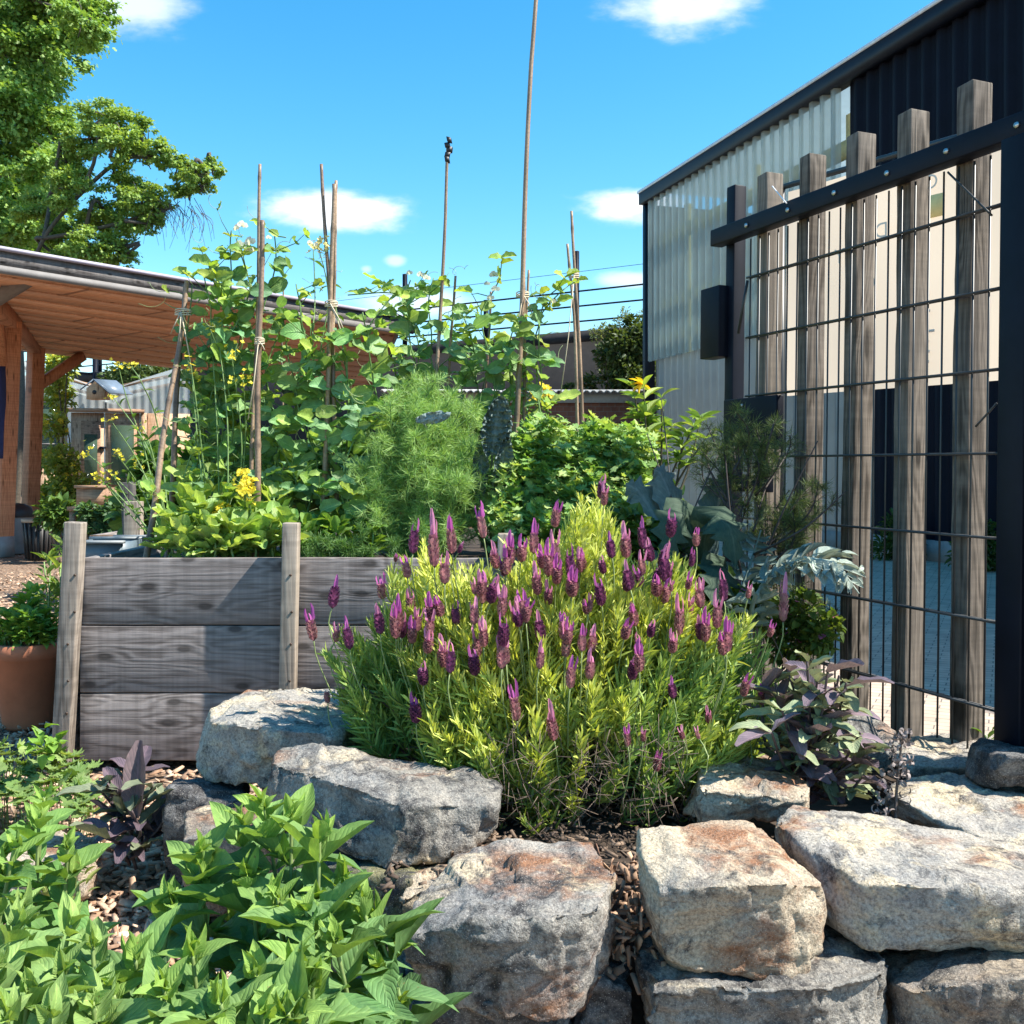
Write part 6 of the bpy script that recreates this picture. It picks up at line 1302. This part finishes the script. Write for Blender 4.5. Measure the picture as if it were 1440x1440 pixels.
def lavender():
    r = plant('lavender_bush', LAV_ROOT, 'big flowering lavender with yellow green foliage in the stone edged bed', 'lavender')
    N = 940; X, Y = sample_poly(LAV, N)
    keep = ~((np.abs(X - 845) < 125) & (Y > 1020) & (rng.random(N) < .88)); X, Y = X[keep], Y[keep]
    X = np.concatenate([X, uni(610, 690, 40), uni(735, 800, 22), uni(950, 1060, 40)]); Y = np.concatenate([Y, uni(1040, 1080, 40), uni(1050, 1150, 22), uni(1040, 1085, 40)])
    N = len(X); deep = rng.random(N) ** 1.6 * .34; d = lav_d(X, Y) + deep; T = PV(X, Y, d) + rng.normal(0, .012, (N, 3))
    # some at the back, so that the bush is as deep as it is wide
    n2 = 160; X2, Y2 = sample_poly(LAV, n2); T = np.concatenate([T, PV(X2, Y2, lav_d(X2, Y2) + uni(.3, .5, n2))]); X = np.concatenate([X, X2]); Y = np.concatenate([Y, Y2]); N = len(T)
    D = unit(unit(T - LAV_ROOT) * .9 + UP * .65 + rng.normal(0, .24, (N, 3))); ln = uni(.08, .19, N); B = T - D * ln[:, None]
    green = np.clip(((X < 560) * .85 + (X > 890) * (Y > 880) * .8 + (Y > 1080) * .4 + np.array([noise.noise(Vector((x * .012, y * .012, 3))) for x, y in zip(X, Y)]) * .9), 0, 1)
    vig = uni(.75, 1.2, N)
    st = PB(); tw = PB()
    for i in range(N):
        st.tube([B[i], T[i]], [.0016, .0012], 4, (.16, .2, .05))
        if i % 3 == 0: stalk(tw, [LAV_ROOT + rng.normal(0, .05, 3) * [1.6, 1, .2], LAV_ROOT * .45 + B[i] * .55 + rng.normal(0, .025, 3), B[i]], .0032, .0016, (.085, .06, .045), 4, 7)
    for _ in range(900):                                          # dead twigs in the hollow low in the middle
        a = P(uni(690, 970), uni(1040, 1165), uni(2.05, 2.4)); a[2] = max(a[2], .24); tw.tube([a, a + rdir(1)[0] * uni(.02, .07) + UP * .02], .0008, 3, np.array((.13, .095, .07)) * uni(.6, 1.6))
    PP, DD, LL, CC = [], [], [], []
    for k in range(10):
        f = (k + .6) / 10; m = 5; c = B + (T - B) * f
        a0 = unit(np.cross(D, rdir(N))); b0 = np.cross(D, a0)
        for j in range(m):
            th = 2 * math.pi * j / m + k * .7 + uni(-.4, .4, N); an = 1.05 - .62 * f + uni(-.2, .2, N)
            DD.append(unit(D * np.cos(an)[:, None] + (a0 * np.cos(th)[:, None] + b0 * np.sin(th)[:, None]) * np.sin(an)[:, None] + UP * .15)); PP.append(c); LL.append(uni(.026, .056, N) * (1.05 - .25 * f) * vig)
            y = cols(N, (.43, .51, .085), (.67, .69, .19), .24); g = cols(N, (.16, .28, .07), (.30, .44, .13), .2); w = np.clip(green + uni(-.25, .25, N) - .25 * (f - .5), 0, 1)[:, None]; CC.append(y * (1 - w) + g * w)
    PP, DD, CC = map(np.concatenate, (PP, DD, CC)); LL = np.concatenate(LL); lf = PB(); scatter(lf, T_NE, PP, DD, rdir(len(PP)) * .8 + SUNV * .9, LL, uni(.0040, .0062, len(PP)), CC)
    lf.build('foliage', M_NEED, r); st.build('stems', M_STEM, r); tw.build('twigs', M_BARK, r)
    # flower heads: spindle of overlapping bracts under a tuft of long petals
    heads = [(x * .3056 + 400, a * .3056 + 640, b * .3056 + 640) for x, a, b in ((130, 680, 850), (225, 530, 700), (240, 760, 860), (300, 720, 890), (195, 1050, 1140), (510, 430, 490), (595, 270, 450), (685, 250, 510), (765, 240, 450), (805, 380, 450), (745, 430, 590), (460, 540, 660), (450, 660, 820), (510, 640, 840), (575, 600, 720), (610, 690, 810), (660, 620, 760), (715, 610, 740), (660, 780, 910), (755, 830, 1000), (880, 770, 930), (920, 730, 880), (1005, 800, 980), (910, 210, 380), (880, 560, 640), (955, 520, 680), (970, 390, 520), (1040, 340, 500), (1090, 360, 490), (1140, 290, 450), (1240, 180, 330), (1245, 330, 500), (1190, 400, 520), (1120, 590, 770), (1330, 500, 650), (1365, 420, 540), (1390, 630, 730), (1280, 700, 850), (1310, 900, 1070), (1400, 890, 1030), (1060, 1030, 1220), (1235, 1120, 1310), (615, 1070, 1230), (545, 700, 840), (1025, 830, 960))]
    heads += [(x * .3194 + 760, a * .3194 + 640, b * .3194 + 640) for x, a, b in ((260, 60, 190), (285, 110, 220), (375, 290, 450), (455, 250, 410), (575, 210, 360), (690, 300, 400), (670, 390, 490), (540, 380, 550), (510, 470, 560), (275, 410, 520), (270, 490, 660), (390, 440, 590), (430, 460, 580), (205, 600, 690), (135, 470, 620), (185, 400, 500), (415, 620, 750), (370, 690, 810), (610, 590, 790), (480, 690, 800), (650, 500, 590), (705, 530, 670), (800, 480, 640), (780, 590, 760), (720, 660, 820), (1075, 520, 730), (905, 550, 630), (1010, 720, 800), (895, 930, 1060), (1085, 950, 1090), (975, 1000, 1100), (590, 960, 1070), (390, 1180, 1280), (455, 1190, 1260), (750, 1090, 1180), (695, 1190, 1250), (920, 1160, 1260), (515, 1270, 1390), (1090, 1290, 1420), (630, 1180, 1250), (580, 540, 600), (650, 600, 700))]
    for _ in range(44):
        x = uni(560, 1030); y = uni(735, 900) + abs(x - 800) * .1; heads.append((x, y, y + uni(34, 58)))
    var = []
    for v in range(6):
        dark = v % 3 == 0; pb = PB(); n, m = 9, 10
        for ring in range(n):                                     # bract rows
            t = ring / (n - 1); rr = .0072 * math.sin(math.pi * (.16 + .74 * t)) ** .7; a = np.arange(8) * math.pi / 4 + ring * .39; p = np.stack([rr * .75 * np.cos(a), rr * .75 * np.sin(a), np.full(8, t * .026)], 1)
            Dd = np.stack([np.cos(a) * .75, np.sin(a) * .75, np.full(8, .9)], 1); nn = np.stack([np.cos(a), np.sin(a), np.full(8, -.4)], 1)
            pb.inst(T_LOWR, p, Dd, nn, uni(.0065, .0085, 8), .0068, cols(8, (.14, .045, .12) if dark else (.40, .18, .22), (.30, .10, .22) if dark else (.58, .34, .32), .3))
        th = np.linspace(0, 1, 7); pb.lathe((0, 0, 0), [(.0008, -.002)] + [(.0058 * math.sin(math.pi * (.12 + .8 * x)) ** .7, x * .028) for x in th] + [(.0005, .03)], 9, (.12, .05, .08))
        body = pb; pt = PB(); k = 2 + v % 3
        for i in range(k):
            a = 2 * math.pi * i / k + v; Dd = np.array([math.cos(a) * uni(.1, .6), math.sin(a) * uni(.1, .6), 1]); L_ = uni(.017, .034); pt.inst(T_OB[i % 3], [np.array([math.cos(a) * .002, math.sin(a) * .002, .024])], [Dd], [[math.cos(a), math.sin(a), .2]], L_, L_ * .27, np.array((.50, .13, .42) if v % 2 else (.62, .26, .42)) * uni(.8, 1.2))
        me1 = body.build('tmp', M_PETAL, smooth=False); me2 = pt.build('tmp', M_PETAL, smooth=True); var.append((me1.data, me2.data)); bpy.data.objects.remove(me1); bpy.data.objects.remove(me2)
    for i, (x, ya, yb) in enumerate(heads):
        d = float(lav_d(np.array([x]), np.array([yb]))[0]) - .02 + uni(-.02, .05)
        b, t = P(x + uni(-3, 3), yb, d), P(x, ya, d); ax = unit((t - b) + np.array([uni(-.013, .013), uni(-.03, .015), 0])); H = max(.03, np.linalg.norm(t - b)); s = H / .055
        v = var[int(rng.integers(0, 6))]; h = bpy.data.objects.new('flower_head', v[0]); COL.objects.link(h); h.parent = r; h.location = tuple(b - LAV_ROOT); h.rotation_mode = 'QUATERNION'; h.rotation_quaternion = Vector(ax).to_track_quat('Z', 'Y'); ws = min(s, 1.25) * uni(.86, 1.08); h.scale = (ws, ws, s)
        if i != 4:
            p = bpy.data.objects.new('petal_tuft', v[1]); COL.objects.link(p); p.parent = h
        e = b - ax * .05 - UP * .07 + unit(LAV_ROOT - b) * .05; sk = PB(); stalk(sk, [b, b - ax * .05, e], .0015, .0017, (.22, .28, .10), 5, 6); sk.build('flower_stalk', M_STEM, r)
lavender()

# ------------------------------------------------------------------ leafy herb in the left foreground
def leafy_herb(label, stems, base, ca, cb, ln=.108, per=.046):
    r = plant('leafy_herb', base, label, 'herb', None); st = PB(); lf = PB()
    for tip, lean in stems:
        b = base + (tip - base) * [.65, .65, 0] + rng.normal(0, .03, 3) * [1, 1, 0]; b[2] = base[2]; m = (tip + b) / 2 + np.array([lean, 0, .02]); q = stalk(st, [b, m, tip], .0038, .0024, (.20, .27, .09), 6, 26); L_ = np.linalg.norm(np.diff(q, axis=0), axis=1).sum(); s = .1; az = uni(0, 3.14); ax = unit(q[-1] - q[-4])
        while s < L_ - .004:
            i = min(int(s / L_ * 25), 24); c = q[i]; up_ = L_ - s; k = min(1, .22 + up_ / .075) * (1 if s > L_ * .3 else .8); an = .55 + .65 * min(1, up_ / .12); X = unit(np.cross(ax, [math.sin(az), math.cos(az), .2])); Y = np.cross(ax, X)
            for sg in (1, -1):
                D = unit(X * sg * math.sin(an) + ax * math.cos(an) + rdir(1)[0] * .14); z = ln * k * uni(.8, 1.15); f = min(1, up_ / .10); lf.inst(T_OV[rng.integers(0, 4)], [c], [D], [ax + rdir(1)[0] * .25], z, z * uni(.42, .53), (np.asarray(ca) * (1 - f) + np.asarray(cb) * f) * uni(.85, 1.2))
                if rng.random() < .28 and up_ > .05:               # young shoot in the leaf axil
                    for w in range(4): z2 = ln * uni(.22, .42); lf.inst(T_OV[w % 4], [c + D * .012], [D * .6 + ax * .7 + rdir(1)[0] * .5], [ax + rdir(1)[0] * .4], z2, z2 * .42, np.asarray(ca) * uni(.8, 1.2))
            az += math.pi / 2 + uni(-.2, .2); s += per * uni(.75, 1.2) * (.45 + .55 * min(1, up_ / .1))
        for w in range(5): lf.inst(T_OV[w % 4], [tip - ax * .004], [ax + rdir(1)[0] * .55], [rdir(1)[0]], ln * uni(.25, .42), ln * .13, np.asarray(ca) * uni(.9, 1.3))
    st.build('stems', M_STEM, r, smooth=True); lf.build('foliage', M_HERB, r, smooth=True)
def herbs():
    A_ = (.23, .36, .08); B_ = (.13, .255, .095)
    S = [(P(x, y, d), l) for x, y, d, l in ((372, 1135, 1.42, .02), (410, 1150, 1.40, .02), (450, 1178, 1.36, .03), (340, 1160, 1.45, .0), (280, 1200, 1.40, -.01), (505, 1262, 1.34, .04), (525, 1290, 1.36, .05), (470, 1320, 1.26, .03), (240, 1270, 1.36, -.02), (390, 1260, 1.30, .02), (430, 1280, 1.28, .02), (270, 1340, 1.22, -.01), (360, 1370, 1.18, .01), (420, 1350, 1.2, .02), (440, 1385, 1.2, .02), (230, 1390, 1.18, -.01), (310, 1410, 1.14, .0), (370, 1425, 1.12, .01), (405, 1425, 1.14, .01), (190, 1350, 1.24, -.02), (160, 1400, 1.2, -.02), (480, 1240, 1.38, .03), (350, 1230, 1.36, .01))]
    leafy_herb('largest leafy green herb clump, left foreground in front of the stones', S, np.array([-.33, 1.42, .06]), A_, B_)
    S = [(P(x, y, d), l) for x, y, d, l in ((62, 1120, 1.62, .0), (55, 1150, 1.55, .0), (20, 1190, 1.5, -.01), (95, 1190, 1.55, .01), (5, 1200, 1.55, -.02))]
    leafy_herb('tall sprig clump of the leafy herb at the left edge, before the purple sage seedling', S, np.array([-.74, 1.58, .06]), A_, (.12, .25, .07), .085)
    S = [(P(x, y, d), l) for x, y, d, l in ((100, 1300, 1.3, .0), (130, 1330, 1.26, .01), (20, 1300, 1.28, -.01), (90, 1370, 1.2, .0), (40, 1390, 1.16, .0), (-10, 1360, 1.2, -.01), (130, 1410, 1.16, .0), (70, 1430, 1.12, 0), (10, 1430, 1.12, 0), (30, 1275, 1.36, 0), (-10, 1280, 1.35, 0))]
    leafy_herb('pale green leafy herb clump in the bottom left corner', S, np.array([-.57, 1.3, .06]), (.25, .37, .11), (.16, .29, .11))
herbs()
def groundcover():
    r = plant('ground_elder', P(60, 1120, 2.6) * [1, 1, 0], 'pale green lobed ground cover plant beside the bed left post', 'plant'); lf = PB(); st = PB(); n = 210; x = uni(-40, 130, n); y = uni(1048, 1125, n) + np.maximum(0, (x - 60)) * .35; d = 3.0 - (y - 1040) / 100 * .32; p = PV(x, y, d)
    D = rdir(n) * [1, 1, .3] + [0, -.1, .1]; s = uni(.035, .06, n); scatter(lf, T_LO, p, D, UP + rdir(n) * .45, s, s * 1.05, cols(n, (.13, .23, .06), (.28, .38, .14), .15))
    for q in p[::2]: st.tube([q, [q[0] + uni(-.03, .03), q[1] + uni(-.03, .03), 0]], .0012, 3, (.15, .25, .07))
    m = 26; c = P(68, 1052, 2.8); lf.inst(T_OV[1], c + rng.normal(0, .02, (m, 3)), rdir(m, .5), UP + rdir(m) * .4, .045, .026, (.2, .36, .06)); lf.build('foliage', M_LEAFP, r); st.build('stems', M_STEM, r)
groundcover()
greens('small green weed tip behind the long stone, at the foot of the last gate slat', [(1386, 1034, 0, .6), (1380, 1040, .02, .5)], 2.62, (1385, 1060), .05, 12, (.07, .15, .02), (.14, .24, .04), T_LA, .3, 'weed', cat='weed')
greens('dry grass tuft in the gap beside the small purple sage', [(95, 1255, 0, .6), (70, 1265, .02, .6), (110, 1240, .02, .5)], 1.95, (95, 1300), .05, 20, (.14, .2, .05), (.3, .33, .1), T_LA, .2, 'grass_tuft', cat='grass')
